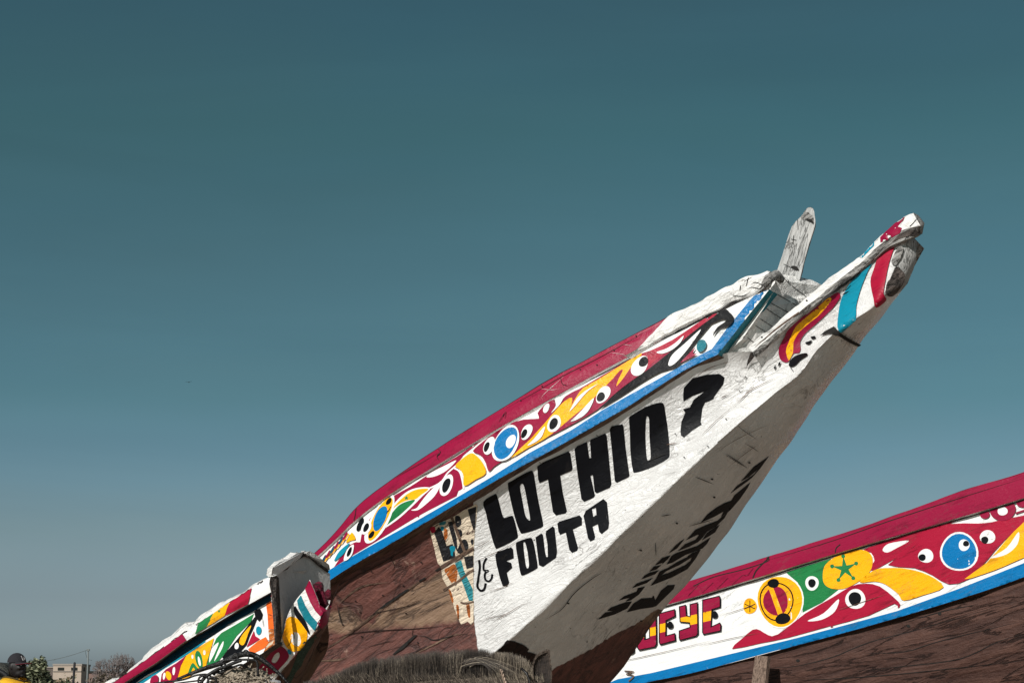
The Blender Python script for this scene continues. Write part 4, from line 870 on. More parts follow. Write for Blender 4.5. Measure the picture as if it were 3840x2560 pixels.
# ================================================================== LEFT BOAT
FL = Frame(1200, 2250, 12.0, 42, 0)
left = thing('pirogue', 'smaller old pirogue with flaking white paint and a red-tipped bow spur at lower left', 'boat', (-2.6, 14.2, 0))
def build_left():
    n = 10; w = FL.w
    def cv(L, b, z=Z2):
        if not isinstance(b, (list, tuple)): b = [b] * len(L)
        return curve(FL, [(*zp(z, q), bb) for q, bb in zip(L, b)], n)
    bw = [.42, .40, .38, .36, .34, .32, .30, .29]
    A = cv([(-700, 1960), (60, 1450), (370, 1205), (740, 942), (1000, 782), (1270, 648), (1480, 490), (1645, 385)], bw)
    T1 = cv([(-650, 2010), (95, 1475), (430, 1245), (790, 985), (1020, 838), (1275, 668), (1480, 530), (1652, 415)], [b + .03 for b in bw])
    T2 = cv([(-580, 2060), (225, 1465), (520, 1278), (835, 1050), (1030, 935), (1240, 808), (1450, 690), (1662, 572)], [b + .03 for b in bw])
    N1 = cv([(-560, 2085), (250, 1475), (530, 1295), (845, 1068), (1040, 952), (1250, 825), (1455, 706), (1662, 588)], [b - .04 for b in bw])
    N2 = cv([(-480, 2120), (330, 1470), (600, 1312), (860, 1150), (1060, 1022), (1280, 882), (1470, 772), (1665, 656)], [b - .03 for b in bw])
    B2 = cv([(-200, 2500), (500, 1850), (760, 1680), (1000, 1520), (1200, 1400), (1400, 1270), (1560, 1180), (1715, 1080)], bw)
    dk = Mesh(); dk.grid([[a - w * .3 + Vector((0, 0, .02)) for a in A], [a - w * .04 + Vector((0, 0, .015)) for a in A], A, T1], M_trim); roughen(dk, 0, .05, 4, 0, .02); 
    for k0 in range(0, len(T1) - 4, 9): dk.tube([T1[min(k0 + i, len(T1) - 1)] + w * .004 + Vector((0, 0, .004 * math.sin(i * 2.1))) for i in range(random.choice((4, 6, 8)))], .0035, M_dwood, 4)
    dk.build('deck_edge_trim', left)
    cp = Mesh(); cp.grid([T1, [a.lerp(b, .5) + w * .01 for a, b in zip(T1, T2)], T2], M_band); roughen(cp, 0, .006, 4); nb = len(cp.v)
    base = Mesh(); base.v = cp.v[:nb]; base.f = list(cp.f); cp.grid([T2, N1], M_dwood)
    p = Painter(base, 8); p.k = 12
    p.P(Z2, [(-600, 2050), (80, 1475), (450, 1235), (800, 985), (840, 1040), (540, 1262), (240, 1450), (-500, 2080)], M_crim, sm=False)
    p.P(Z2, [(1215, 800), (1240, 730), (1272, 665), (1480, 530), (1455, 640), (1440, 690)], M_red, sm=False); p.P(Z2, [(1038, 912), (1075, 840), (1112, 770), (1268, 668), (1235, 740), (1212, 802)], M_yel, sm=False)
    p.P(Z2, [(922, 985), (960, 872), (1108, 780), (1070, 850), (1036, 912)], M_grn, sm=False); star(p, Z2, (1162, 760), 26, M_grn, k=.3)
    merge(cp, p.out); cp.build('rail_cap', left)
    nv = Mesh(); nv.grid([N1, N2], M_navy); nv.build('navy_strake', left)  # recessed strip below the rail cap, in its own navy paint
    bd = Mesh(); bd.grid([[a.lerp(b, k / 6) for a, b in zip(N2, B2)] for k in range(7)], M_band); roughen(bd, 0, .008, 3)
    base = Mesh(); base.v = list(bd.v); base.f = list(bd.f); bd.grid([B2, [b - w * .06 for b in B2]], M_dwood)
    p = Painter(base, 8)
    p.P(Z2, [(320, 1480), (600, 1316), (860, 1154), (1000, 1060), (1020, 1040), (1020, 1062), (860, 1175), (620, 1320), (370, 1490)], M_tea, sm=False)
    p.P(Z2, [(1615, 672), (1670, 652), (1710, 645), (1712, 930), (1640, 935), (1632, 800)], M_ora, sm=False)
    p.P(Z2, [(1440, 1132), (1540, 1050), (1615, 1010), (1645, 1060), (1600, 1120), (1480, 1180)], M_ora, sm=False)
    p.P(Z2, [(1640, 940), (1720, 930), (1725, 1100), (1600, 1180), (1610, 1110), (1650, 1050)], M_rust, sm=False)
    p.P(Z2, [(1038, 1285), (1060, 1190), (1130, 1025), (1180, 972), (1340, 880), (1500, 782), (1470, 860), (1330, 1000), (1210, 1180), (1130, 1275)], M_grn, sm=False)
    p.P(Z2, [(1060, 1260), (1085, 1130), (1155, 1065), (1110, 1180)], M_band); p.P(Z2, [(1112, 1250), (1150, 1140), (1200, 1052), (1190, 1120)], M_band)
    p.P(Z2, [(1190, 1215), (1240, 1145), (1330, 1040), (1440, 900), (1512, 812), (1502, 765), (1525, 735), (1562, 738), (1588, 790), (1580, 830), (1552, 862), (1530, 838), (1490, 940), (1460, 1000), (1428, 1090), (1340, 1190), (1230, 1260)], M_blk, sm=False)
    p.P(Z2, [(1358, 1070), (1380, 1000), (1472, 897), (1440, 990), (1400, 1088)], M_yel); p.E(Z2, (1332, 1100), 20, 32, 10, M_band)
    p.P(Z2, [(1428, 1112), (1460, 1040), (1500, 950), (1512, 1000), (1560, 1030), (1500, 1070)], M_red, sm=False); p.E(Z2, (1548, 948), 27, 42, 0, M_tea)
    p.P(Z2, [(755, 1420), (780, 1300), (830, 1200), (980, 1100), (1110, 1022), (1065, 1180), (1032, 1290), (980, 1340), (900, 1375), (850, 1420)], M_yel, sm=False)
    p.E(Z2, (965, 1235), 34, 92, -12, M_grn); p.E(Z2, (968, 1250), 12, 48, -12, M_band); p.E(Z2, (1018, 1165), 12, 24, 0, M_band); p.E(Z2, (902, 1205), 10, 20, 0, M_band)
    p.P(Z2, [(860, 1360), (890, 1280), (915, 1270), (960, 1320), (1010, 1300), (1000, 1340), (940, 1350), (910, 1310), (880, 1370)], M_grn)
    p.P(Z2, [(585, 1470), (600, 1375), (640, 1330), (740, 1270), (840, 1195), (790, 1290), (760, 1400), (700, 1470)], M_crim, sm=False); p.E(Z2, (720, 1345), 13, 40, 5, M_band); p.E(Z2, (625, 1395), 12, 35, 8, M_band); p.E(Z2, (668, 1390), 26, 45, -20, M_yel)
    p.P(Z2, [(490, 1475), (500, 1410), (550, 1385), (570, 1420), (550, 1475)], M_crim)
    for L_ in ([(1590, 830), (1600, 920)], [(1640, 790), (1690, 800)], [(1230, 905), (1330, 860)], [(1620, 1050), (1700, 1040)]): p.S(Z2, L_, 5, M_dwood, taper=True)
    merge(bd, p.out); bd.build('painted_band', left)
    # hull below and the spur
    E = cv([(-200, 2560), (1000, 1540), (1400, 1290), (1600, 1200), (1745, 1010), (1850, 745), (1990, 545), (2050, 450)], [.36, .32, .27, .24, .2, .15, .13, .12])
    Fc = cv([(500, 3600), (1150, 2500), (1330, 2000), (1500, 1650), (1750, 1370), (1945, 1120), (2105, 940), (2165, 760)], [.2, .18, .15, .13, .12, .1, .1, .09])
    Hc = cv([(1000, 3800), (1500, 2700), (1700, 2200), (1850, 1660), (1990, 1370), (2120, 1090), (2210, 870), (2258, 640)], [-.2, -.2, -.2, -.18, -.16, -.13, -.1, -.09])
    M_lh = M_gry; hu = Mesh()
    def mix(a, b, k): return [x.lerp(y, k) for x, y in zip(a, b)]
    rows = [mix(E, Fc, k / 8) for k in range(9)]; hu.grid(rows, M_trim)
    # round the chine
    rows2 = [[q + (FL.h * .02 - Vector((0, 0, .02))) * math.sin(math.pi * k / 6) for q in mix(Fc, Hc, k / 6)] for k in range(7)]; nf = len(hu.f); hu.grid(rows2, M_brown)
    up = [FL.mir(q) for q in E]; hu.grid([mix(Hc, up, k / 4) for k in range(5)], M_brown); roughen(hu, 0, .016, 5, 2, .008)
    base = Mesh(); base.v = list(hu.v); base.f = list(hu.f)
    p = Painter(base, 8)
    p.P(Z2, [(1100, 1500), (1400, 1290), (1600, 1180), (1720, 1060), (1790, 1120), (1700, 1130), (1620, 1230), (1560, 1330), (1540, 1700), (1100, 1700)], M_seam, sm=False)
    p.P(Z2, [(1975, 1060), (2040, 1030), (2100, 960), (2080, 1060), (2000, 1190), (1960, 1290), (1900, 1360), (1850, 1470), (1780, 1480), (1840, 1380), (1900, 1230)], M_moss, sm=False)
    p.P(Z2, [(1545, 1310), (1640, 1185), (1700, 1115), (1760, 1100), (1818, 1145), (1835, 1215), (1750, 1315), (1690, 1370), (1560, 1372)], M_crim, sm=True, holes=[[(1668, 1245), (1700, 1180), (1740, 1160), (1745, 1205), (1705, 1262)]])
    p.P(Z2, [(1755, 960), (1765, 900), (1830, 820), (1890, 815), (1960, 860), (2020, 960), (2010, 1050), (1940, 1140), (1870, 1150), (1800, 1090)], M_yel); p.E(Z2, (1908, 1030), 50, 72, -15, M_band)
    p.P(Z2, [(1922, 655), (1958, 602), (2000, 700), (2060, 800), (2122, 870), (2098, 958), (1990, 835), (1935, 725)], M_dtea, sm=False)
    p.P(Z2, [(1888, 735), (1905, 708), (1930, 750), (1985, 825), (2015, 880), (2048, 990), (1965, 880), (1905, 800)], M_blk)
    p.P(Z2, [(1995, 535), (2040, 460), (2120, 440), (2240, 540), (2200, 680), (2150, 810), (2100, 755), (2050, 670)], M_crim, sm=False)
    p.P(Z2, [(2195, 690), (2250, 640), (2245, 740), (2205, 880), (2150, 930), (2120, 880), (2165, 800)], M_crim, sm=False)
    p.E(Z2, (1745, 1058), 28, 24, 20, M_navy); p.E(Z2, (1845, 1155), 18, 28, -30, M_tea)
    for L_ in ([(1860, 1030), (1850, 1070), (1820, 1100)], [(1890, 970), (1900, 1030)], [(1900, 1080), (1945, 1110)]): p.S(Z2, L_, 5, M_dwood)
    merge(hu, p.out)
    # knobbly red end
    last = [r[-1] for r in rows] + [r[-1] for r in rows2][1:] + [up[-1]]
    s0 = len(hu.v)
    hu.ell(FL.on(*zp(Z2, (2120, 545)), .02), (.048, .035, .045), M_dred, Matrix.Rotation(.7, 3, 'Y'), 9, 5); hu.ell(FL.on(*zp(Z2, (2160, 650)), .01), (.042, .032, .06), M_dred, None, 8, 5); hu.ell(FL.on(*zp(Z2, (2220, 600)), .03), (.022, .022, .03), M_dred, None, 7, 5)
    for i in range(s0, len(hu.v)): hu.v[i] = hu.v[i] + Vector((noise.noise(hu.v[i] * 22), noise.noise(hu.v[i] * 22 + Vector((7, 0, 0))), noise.noise(hu.v[i] * 22 + Vector((0, 9, 0))))) * .022
    hu.build('hull', left)
    # bulkhead, corner post, roof planks
    bk = Mesh(); pts = [((1700, 405), .27), ((1985, 205), 0), ((2240, 392), -.22), ((2248, 640), -.22), ((2180, 900), -.12), ((1900, 1060), .05), ((1745, 1060), .22)]
    bk.slab([FL.on(*zp(Z2, q), b) for q, b in pts], -FL.h * .04, M_gry2); bk.build('bow_bulkhead', left)
    ps = Mesh(); pts = [((1655, 430), .34), ((1700, 412), .32), ((1722, 430), .30), ((1735, 700), .28), ((1752, 1000), .26), ((1735, 1080), .26), ((1700, 1085), .30), ((1712, 800), .32), ((1690, 640), .33), ((1668, 560), .34)]
    ps.slab([FL.on(*zp(Z2, q), b) for q, b in pts], -w * .015, M_dwood); ps.build('corner_post', left)
    rf = Mesh()
    for L_, th in (([(1640, 400, .33), (1650, 345, .33), (1720, 285, .25), (1800, 238, .17), (1880, 195, .09), (1950, 176, .02), (1965, 195, .0), (1880, 270, .08), (1790, 330, .17), (1700, 400, .28), (1660, 420, .33)], .12),
                   ([(1972, 180, .0), (2010, 172, -.03), (2070, 205, -.08), (2140, 255, -.14), (2200, 305, -.2), (2215, 350, -.22), (2195, 350, -.22), (2120, 290, -.13), (2040, 235, -.06), (1985, 200, .0)], .12)):
        rf.slab([FL.on(*zp(Z2, (a, b)), c) + FL.h * .03 for a, b, c in L_], -FL.h * .05, M_trim); 
    for L_ in ([(1672, 412, .29), (1720, 375, .24), (1800, 322, .16), (1880, 265, .08), (1975, 200, .01)], [(1985, 203, 0), (2040, 240, -.05), (2120, 296, -.12), (2205, 362, -.2)]):
        rf.tube([FL.on(*zp(Z2, (a, b + 6)), c) + FL.h * .012 for a, b, c in L_], .0055, M_dwood, 5)
    roughen(rf, 0, .012, 9, 3, .008); rf.build('roof_plank', left)
M_dred = paint('battered_dark_red', '5e0c26', rough=0.6, var=0.3, crack=0.9, wrinkle=1.0, under=(0.25, 0.2, 0.18), chip=0.3)
M_moss = plain('green_net_moss', '33463a', 0.95, 0.7, 60, bmp=1.0)
M_gry2 = paint('flat_grey_paint', (0.50, 0.49, 0.475), rough=0.7, var=0.08, crack=0.4, wrinkle=0.2)
build_left()
# ================================================================== HORSE
def eval_mesh(o, name, parent, mats):
    dg = bpy.context.evaluated_depsgraph_get(); dg.update(); me = bpy.data.meshes.new_from_object(o.evaluated_get(dg)); bpy.data.objects.remove(o)
    bm = bmesh.new(); bm.from_mesh(me); bm.verts.ensure_lookup_table(); seen = set(); best = []
    for v0 in bm.verts:
        if v0.index in seen: continue
        st = [v0]; seen.add(v0.index); isl = []
        while st:
            v = st.pop(); isl.append(v)
            for e in v.link_edges:
                u = e.other_vert(v)
                if u.index not in seen: seen.add(u.index); st.append(u)
        if len(isl) > len(best): best = isl
    keep = {v.index for v in best}; bmesh.ops.delete(bm, geom=[v for v in bm.verts if v.index not in keep], context='VERTS'); bm.to_mesh(me); bm.free()
    me.name = name; q = bpy.data.objects.new(name, me); C.objects.link(q); me.materials.clear()
    for m in mats: me.materials.append(m)
    for p in me.polygons: p.use_smooth = True
    if parent: q.parent = parent
    return q
def skinned(V, Ed, R, root, extra=None, voxel=0.02, sub=2):
    me = bpy.data.meshes.new('sk'); me.from_pydata(V, Ed, []); o = bpy.data.objects.new('sk', me); C.objects.link(o)
    md = o.modifiers.new('s', 'SKIN'); md.use_smooth_shade = True
    for i, r in enumerate(R):
        sv = me.skin_vertices[0].data[i]; sv.radius = r if isinstance(r, tuple) else (r, r); sv.use_root = (i == root)
    ss = o.modifiers.new('ss', 'SUBSURF'); ss.levels = sub; ss.render_levels = sub
    dg = bpy.context.evaluated_depsgraph_get(); dg.update(); m2 = bpy.data.meshes.new_from_object(o.evaluated_get(dg)); bpy.data.objects.remove(o)
    bm = bmesh.new(); bm.from_mesh(m2)
    if extra:
        for (c, r, rot) in extra:
            q = bmesh.ops.create_icosphere(bm, subdivisions=3, radius=1)
            M4 = Matrix.Translation(c) @ (rot.to_4x4() if rot else Matrix()) @ Matrix.Diagonal((*r, 1))
            bmesh.ops.transform(bm, matrix=M4, verts=q['verts'])
    m3 = bpy.data.meshes.new('j'); bm.to_mesh(m3); bm.free(); o = bpy.data.objects.new('j', m3); C.objects.link(o)
    rm = o.modifiers.new('r', 'REMESH'); rm.mode = 'VOXEL'; rm.voxel_size = voxel
    sm = o.modifiers.new('sm', 'SMOOTH'); sm.factor = .5; sm.iterations = 3
    return o
HY = 7.2
def hp(px, py, dy=0.0): return atY(px, py, HY + dy)
def coat_mat():
    m, t, b = mat_base('horse_coat'); iso = coords(t); n = noi(t, iso, 5, 5, .6); n2 = noi(t, coords(t, (.3, 1, .12)), 60, 4, .7)
    col = mixrgb(t, ramp(t, n, [(.35, 0), (.65, 1)]), lin('4a3f38'), lin('a1917f')); col = mixrgb(t, math_n(t, 'MULTIPLY', n2, .5), col, lin('2a2421'))
    t.links.new(col, b.inputs['Base Color']); b.inputs['Roughness'].default_value = .7; t.links.new(bump(t, n2, .5, .01), b.inputs['Normal']); return m
def horse():
    m_coat = coat_mat()
    cx = hp(1600, 2560).x
    o = thing('horse', 'grey brown cart horse with a clipped upright mane standing in front of the boats', 'horse', (-.9, HY, 0))
    pm = Mesh(); L = lambda X: X + .9
    def tb(pts, flat, y=0.0, up_=(.01, 0, 1)): pm.tube([(L(p[0]), (p[3] if len(p) > 3 else y), p[1]) for p in pts], [p[2] for p in pts], m_coat, 18, flat=flat, up=up_)
    tb([(-2.20, 1.16, .05), (-2.15, 1.15, .14), (-2.02, 1.14, .22), (-1.78, 1.12, .26), (-1.4, 1.07, .27), (-1.0, 1.07, .265), (-.78, 1.11, .23), (-.62, 1.15, .15), (-.58, 1.16, .05)], 1.18)
    tb([(-.90, 1.12, .15), (-.70, 1.20, .14), (-.5, 1.29, .105), (-.25, 1.355, .085), (-.05, 1.385, .075), (.08, 1.375, .07), (.13, 1.35, .04)], 1.7)
    tb([(.02, 1.40, .05), (.06, 1.37, .075), (.16, 1.26, .082), (.28, 1.12, .062), (.38, 1.0, .05), (.45, .92, .05), (.48, .885, .03)], 1.35)
    pm.ell((L(.10), 0, 1.29), (.10, .06, .09), m_coat, Matrix.Rotation(.7, 3, 'Y')); pm.ell((L(.42), 0, .93), (.05, .05, .05), m_coat)
    for sgn in (-1, 1):
        tb([(-.78, 1.15, .10, .12 * sgn), (-.80, .92, .105, .14 * sgn), (-.80, .74, .075, .14 * sgn), (-.79, .50, .045, .14 * sgn), (-.785, .45, .05, .14 * sgn), (-.79, .38, .036, .14 * sgn), (-.79, .18, .032, .14 * sgn), (-.785, .14, .042, .14 * sgn), (-.76, .08, .034, .14 * sgn), (-.745, .05, .05, .14 * sgn), (-.74, .0, .058, .14 * sgn)], 1.0, up_=(1, 0, .01))
        tb([(-1.95, 1.16, .12, .10 * sgn), (-1.96, .95, .15, .14 * sgn), (-1.90, .76, .11, .14 * sgn), (-1.97, .60, .075, .14 * sgn), (-2.10, .47, .052, .14 * sgn), (-2.08, .40, .045, .14 * sgn), (-2.05, .20, .034, .14 * sgn), (-2.045, .15, .044, .14 * sgn), (-2.01, .08, .036, .14 * sgn), (-1.995, .05, .052, .14 * sgn), (-1.985, .0, .06, .14 * sgn)], 1.0, up_=(1, 0, .01))
    tb([(-2.16, 1.22, .04), (-2.27, 1.12, .05), (-2.32, .90, .06), (-2.33, .62, .05), (-2.32, .42, .03)], 1.0, up_=(1, 0, .01))
    me = bpy.data.meshes.new('u'); me.from_pydata(pm.v, [], pm.f); me.update(); ob = bpy.data.objects.new('u', me); C.objects.link(ob)
    rm = ob.modifiers.new('r', 'REMESH'); rm.mode = 'VOXEL'; rm.voxel_size = .013; sm = ob.modifiers.new('s', 'SMOOTH'); sm.factor = .5; sm.iterations = 5
    body = eval_mesh(ob, 'body', o, [m_coat])
    # ears
    m_ear = plain('ear_fur', '54483f', .9, .5, 60, bmp=.8)
    prof = [(2443, 2053, 2057), (2448, 2041, 2058), (2455, 2025, 2058), (2464, 2013, 2059), (2474, 2007, 2060), (2490, 2002, 2063), (2510, 2000, 2066), (2535, 2001, 2067), (2560, 2004, 2066), (2585, 2010, 2062), (2610, 2018, 2056)]
    m_in = plain('ear_inner', '27201c', .9, .5, 60)
    for sh, dy in ((0, -.085), (-8, .10)):
        e = Mesh(); rows = []; back = []
        for (y, x0, x1) in prof:
            rw = []; 
            for k in range(13):
                u = k / 12; wd = (x1 - x0); rw.append(hp(x0 + sh + wd * (.5 - .5 * math.cos(math.pi * u)), y + (34 if sh else 0), dy + .014 * math.sin(math.pi * u) * min(1, wd / 60)))
            rows.append(rw); back.append([q + Vector((0, .004, 0)) for q in rw])
        e.grid(rows, m_in); e.grid(back, m_ear)
        for _ in range(1500):
            i = random.random() * (len(rows) - 1.01); k = random.choice((0, 1, 11, 12, random.randint(0, 12))); a = rows[int(i)][k].lerp(rows[int(i) + 1][k], i % 1)
            out = Vector((-1 if k < 6 else 1, 0, 0)) * random.uniform(.000, .005) * (1 if k in (0, 12) else .2); q = a + Vector((0, -.001, 0))
            e.add([q - Vector((.0007, 0, 0)), q + Vector((.0007, 0, 0)), q + out + Vector((0, -.002, random.uniform(.006, .014)))], [(0, 1, 2)], m_ear)
        e.build('ear', o)
    for sy in (-1, 1):
        e = Mesh(); e.ell(Vector(o.location) + Vector((.9 + .135, .066 * sy, 1.315)), (.020, .012, .017), M_blk, None, 12, 8); e.build('eye', o)
    # mane
    mm = [plain('mane_dark', '1d1815', .6, .3), plain('mane_brown', '3b332d', .6, .3), plain('mane_grey', '6a6055', .6, .3), plain('mane_pale', 'a89b88', .6, .2)]
    top = [(1150, 2548), (1215, 2542), (1262, 2512), (1300, 2494), (1395, 2467), (1480, 2455), (1565, 2443), (1660, 2437), (1757, 2429), (1830, 2433), (1900, 2441), (1948, 2452), (1975, 2470), (1992, 2500), (2005, 2520)]
    bot = [(1150, 2570), (1215, 2572), (1262, 2568), (1300, 2560), (1395, 2550), (1480, 2545), (1565, 2540), (1660, 2536), (1757, 2532), (1830, 2530), (1900, 2530), (1948, 2532), (1975, 2535), (1992, 2540), (2005, 2548)]
    def interp(L, x):
        for i in range(len(L) - 1):
            if L[i][0] <= x <= L[i + 1][0]: k = (x - L[i][0]) / (L[i + 1][0] - L[i][0]); return L[i][1] * (1 - k) + L[i + 1][1] * k
        return L[-1][1]
    mn = Mesh()
    def blade(p0, p1, bend, wd, mat, seg=4):
        vs = []; fs = []; side = Vector((1, 0, 0))
        ax = (p1 - p0); side = Vector((ax.z, 0, -ax.x)).normalized() if ax.length > 0 else side
        for i in range(seg + 1):
            s = i / seg; c = p0.lerp(p1, s) + bend * (s * s); ww = wd * (1 - s * .85)
            vs += [c - side * ww, c + side * ww]
        for i in range(seg): fs.append((2 * i, 2 * i + 1, 2 * i + 3, 2 * i + 2))
        mn.add(vs, fs, mat)
    for i in range(22000):
        x = random.uniform(1150, 2003); yt = interp(top, x); yb = interp(bot, x) + 22; dy = random.uniform(-.045, .045)
        front = dy < -.015
        clump = noise.noise(Vector((x * .03, dy * 20, 0)))
        k = random.random() ** 1.7
        ytop = yt + k * 45 + clump * 14 + (abs(dy) / .045) * 10
        if yb - ytop < 8: continue
        p0 = hp(x + random.uniform(-4, 4), yb, dy); lean = random.gauss(0, 10) + clump * 12 + (6 if x < 1400 else -3)
        p1 = hp(x + lean, ytop, dy * 1.5)
        r = random.random(); tint = clump * .35 + noise.noise(Vector((x * .012, 3, 0))) * .5
        if x > 1850: tint += .35 * min(1, (x - 1850) / 80)
        mi = 0 if r + tint < .38 else 1 if r + tint < .78 else 2 if r + tint < 1.06 else 3
        blade(p0, p1, Vector((0, random.uniform(-.004, .004), 0)) + Vector((clump * .01, 0, 0)), random.uniform(.0005, .0011), mm[mi])
    for i in range(75):       # long pale lock falling to the right
        q_ = random.gauss(0, 1); x0 = 1748 + random.uniform(-10, 16)
        a = hp(x0 + random.uniform(-14, 14), 2486 + random.uniform(-14, 14), -.06); b = hp(1812 + 16 * q_, 2452 + 9 * q_ + random.uniform(-8, 8), -.078); c = hp(1900 + random.uniform(-60, 60), 2522 + 7 * q_ + random.uniform(-12, 18), -.085)
        pts = [a.lerp(b, u).lerp(b.lerp(c, u), u) for u in [j / 8 for j in range(9)]]
        for j in range(8):
            d = (pts[j + 1] - pts[j]).normalized(); sd = Vector((-d.z, 0, d.x)) * (.0007 * (1 - j / 9)); sd2 = Vector((-d.z, 0, d.x)) * (.0007 * (1 - (j + 1) / 9))
            mn.add([pts[j] - sd, pts[j] + sd, pts[j + 1] + sd2, pts[j + 1] - sd2], [(0, 1, 2, 3)], mm[3 if i % 9 == 0 else 2 if i % 3 == 0 else 1])
    mn.build('mane', o)
    # short pale coat hair over the top of the neck
    fz = Mesh()
    for i in range(5000):
        x = random.uniform(1200, 2040); y = random.uniform(2535, 2600); dy = -.055 - random.random() * .03
        a = hp(x, y, dy); b = hp(x - random.uniform(2, 16), y - random.uniform(10, 26), dy - .006); sd = Vector((.00055, 0, .0002))
        far = max(0, (x - 1780) / 250); mi = 3 if random.random() < .06 + far * .6 else 2 if random.random() < .4 else 1 if random.random() < .7 else 0
        fz.add([a - sd, a + sd, b], [(0, 1, 2)], mm[mi])
    fz.build('neck_hair', o)
    # bridle
    br = Mesh(); m_l = plain('bridle_leather', '15110f', .5, .3)
    br.tube([hp(1955, 2505, -.09), hp(1975, 2522, -.10), hp(1985, 2550, -.11), hp(1992, 2600, -.11), hp(2005, 2680, -.10)], .0085, m_l, 6, flat=.6); 
    brd = thing('bridle', 'thin dark leather bridle strap behind the ear of the horse', 'bridle', (.05, HY, 1.4)); br.build('strap', brd)
    rp = Mesh(); m_r = plain('bridle_cord', 'a08c7c', .8, .3)
    for ph in (0, math.pi): rp.tube([hp(1878 + i * 1.6 + 3 * math.sin(i * 1.1 + ph), 2508 + i * 4.6, -.09 + .004 * math.cos(i * 1.1 + ph)) for i in range(16)], .0028, m_r, 5)
    rp.build('cord', brd)
horse()
def harness():
    h = thing('cart_harness', 'black leather harness with bent metal frame and frayed rope pad on the horse', 'harness', (-1.0, HY, 1.3))
    m_i = plain('dark_iron', '2c2b2c', .45, .4, 40, metal=.6); m_l = plain('black_leather', '100f0f', .42, .4, 50, bmp=.6); m_r = plain('frayed_rope', 'a39684', .9, .4, 70, bmp=.8); m_c = plain('grey_cloth', '8f9092', .85, .15, 30)
    def q(L, dy): return smooth([hp(*zp(Z2, p), dy) for p in L], 5)
    ZB = (680, 2380, 500 / 2352)
    def b(L, dy): return smooth([hp(*zp(ZB, p), dy) for p in L], 5)
    f = Mesh(); f.tube(b([(722, 860), (715, 700), (715, 500), (770, 442), (1000, 432), (1270, 435), (1335, 480), (1348, 600), (1352, 860)], -.12), .0042, m_i, 8); f.build('metal_frame', h)
    for L_ in ([(1095, 320), (1105, 280), (1145, 262), (1185, 295), (1195, 360), (1175, 430), (1165, 480)], [(888, 440), (905, 365), (950, 322), (995, 335), (1000, 380), (965, 440)]):
        g = Mesh(); g.tube(b(L_, -.11), .0024, m_i, 6); g.build('ring', h)
    s = Mesh(); P5 = b([(-80, 775), (150, 685), (400, 590), (700, 490), (950, 375), (1150, 330), (1350, 385), (1550, 530), (1750, 705), (1920, 890)], -.08); N5 = len(P5)
    s.tube(P5, [.0045 + .0065 * math.sin(math.pi * min(1, i / (N5 - 1) * 1.05)) ** 1.2 for i in range(N5)], m_l, 8, flat=1.0); s.build('leather_arch', h)
    t = Mesh(); t.tube(b([(-500, 850), (0, 790), (250, 710), (430, 690), (520, 720)], -.14), .0035, m_l, 6)
    t.tube(b([(340, 870), (400, 760), (520, 670), (640, 600), (760, 560), (900, 500), (1060, 440)], -.15), .0062, m_l, 7); t.tube(b([(-300, 880), (60, 830), (300, 800), (420, 780)], -.15), .003, m_l, 6)
    t.tube(b([(560, 700), (620, 640), (700, 660), (800, 600), (900, 560)], -.14), .006, m_l, 7); t.tube(b([(760, 520), (900, 560), (1050, 520), (1150, 560), (1230, 610)], -.12), .004, m_l, 6); t.tube(b([(440, 560), (620, 520), (760, 500)], -.13), .0035, m_l, 6); t.build('rein', h)
    for nm, cc, rr in (('ring', (1000, 1440), 50), ('ring', (1085, 1450), 44)):
        g = Mesh(); g.tube([hp(*zp(Z2, (cc[0] + rr * math.cos(a), cc[1] + rr * math.sin(a))), -.16) for a in [i * math.pi * 2 / 22 for i in range(23)]], .004, m_i, 6); g.build(nm, h)
    r = Mesh()
    pad = hp(*zp(Z2, (1400, 1470)), -.06); r.ell(pad + Vector((0, 0, -.03)), (.125, .10, .075), m_r); roughen(r, 0, .04, 18, 1, .02)
    for i in range(260):
        a = random.uniform(0, 6.28); b = random.uniform(.1, 1.5); c0 = pad + Vector((.12 * math.cos(a) * math.cos(b), -.10 * abs(math.sin(a)) * math.cos(b) - .02, .068 * math.sin(b) - .03)); d = Vector((random.gauss(0, 1), random.gauss(0, .5), random.gauss(0, .8))) * .016
        r.tube([c0 - d, c0 + Vector((random.gauss(0, .006), -.004, .006)), c0 + d], .0022, m_r, 4, cap=False)
    r.build('rope_pad', h)
    c = Mesh(); c.grid([[hp(*zp(Z2, (1560 + 40 * i, 1390 + 14 * i + 60 * k + 12 * math.sin(i + k))), -.10 - .01 * math.sin(i * 1.3 + k * 2)) for i in range(6)] for k in range(4)], m_c)
    o = c.build('cloth', h); sd = o.modifiers.new('t', 'SOLIDIFY'); sd.thickness = .006
harness()
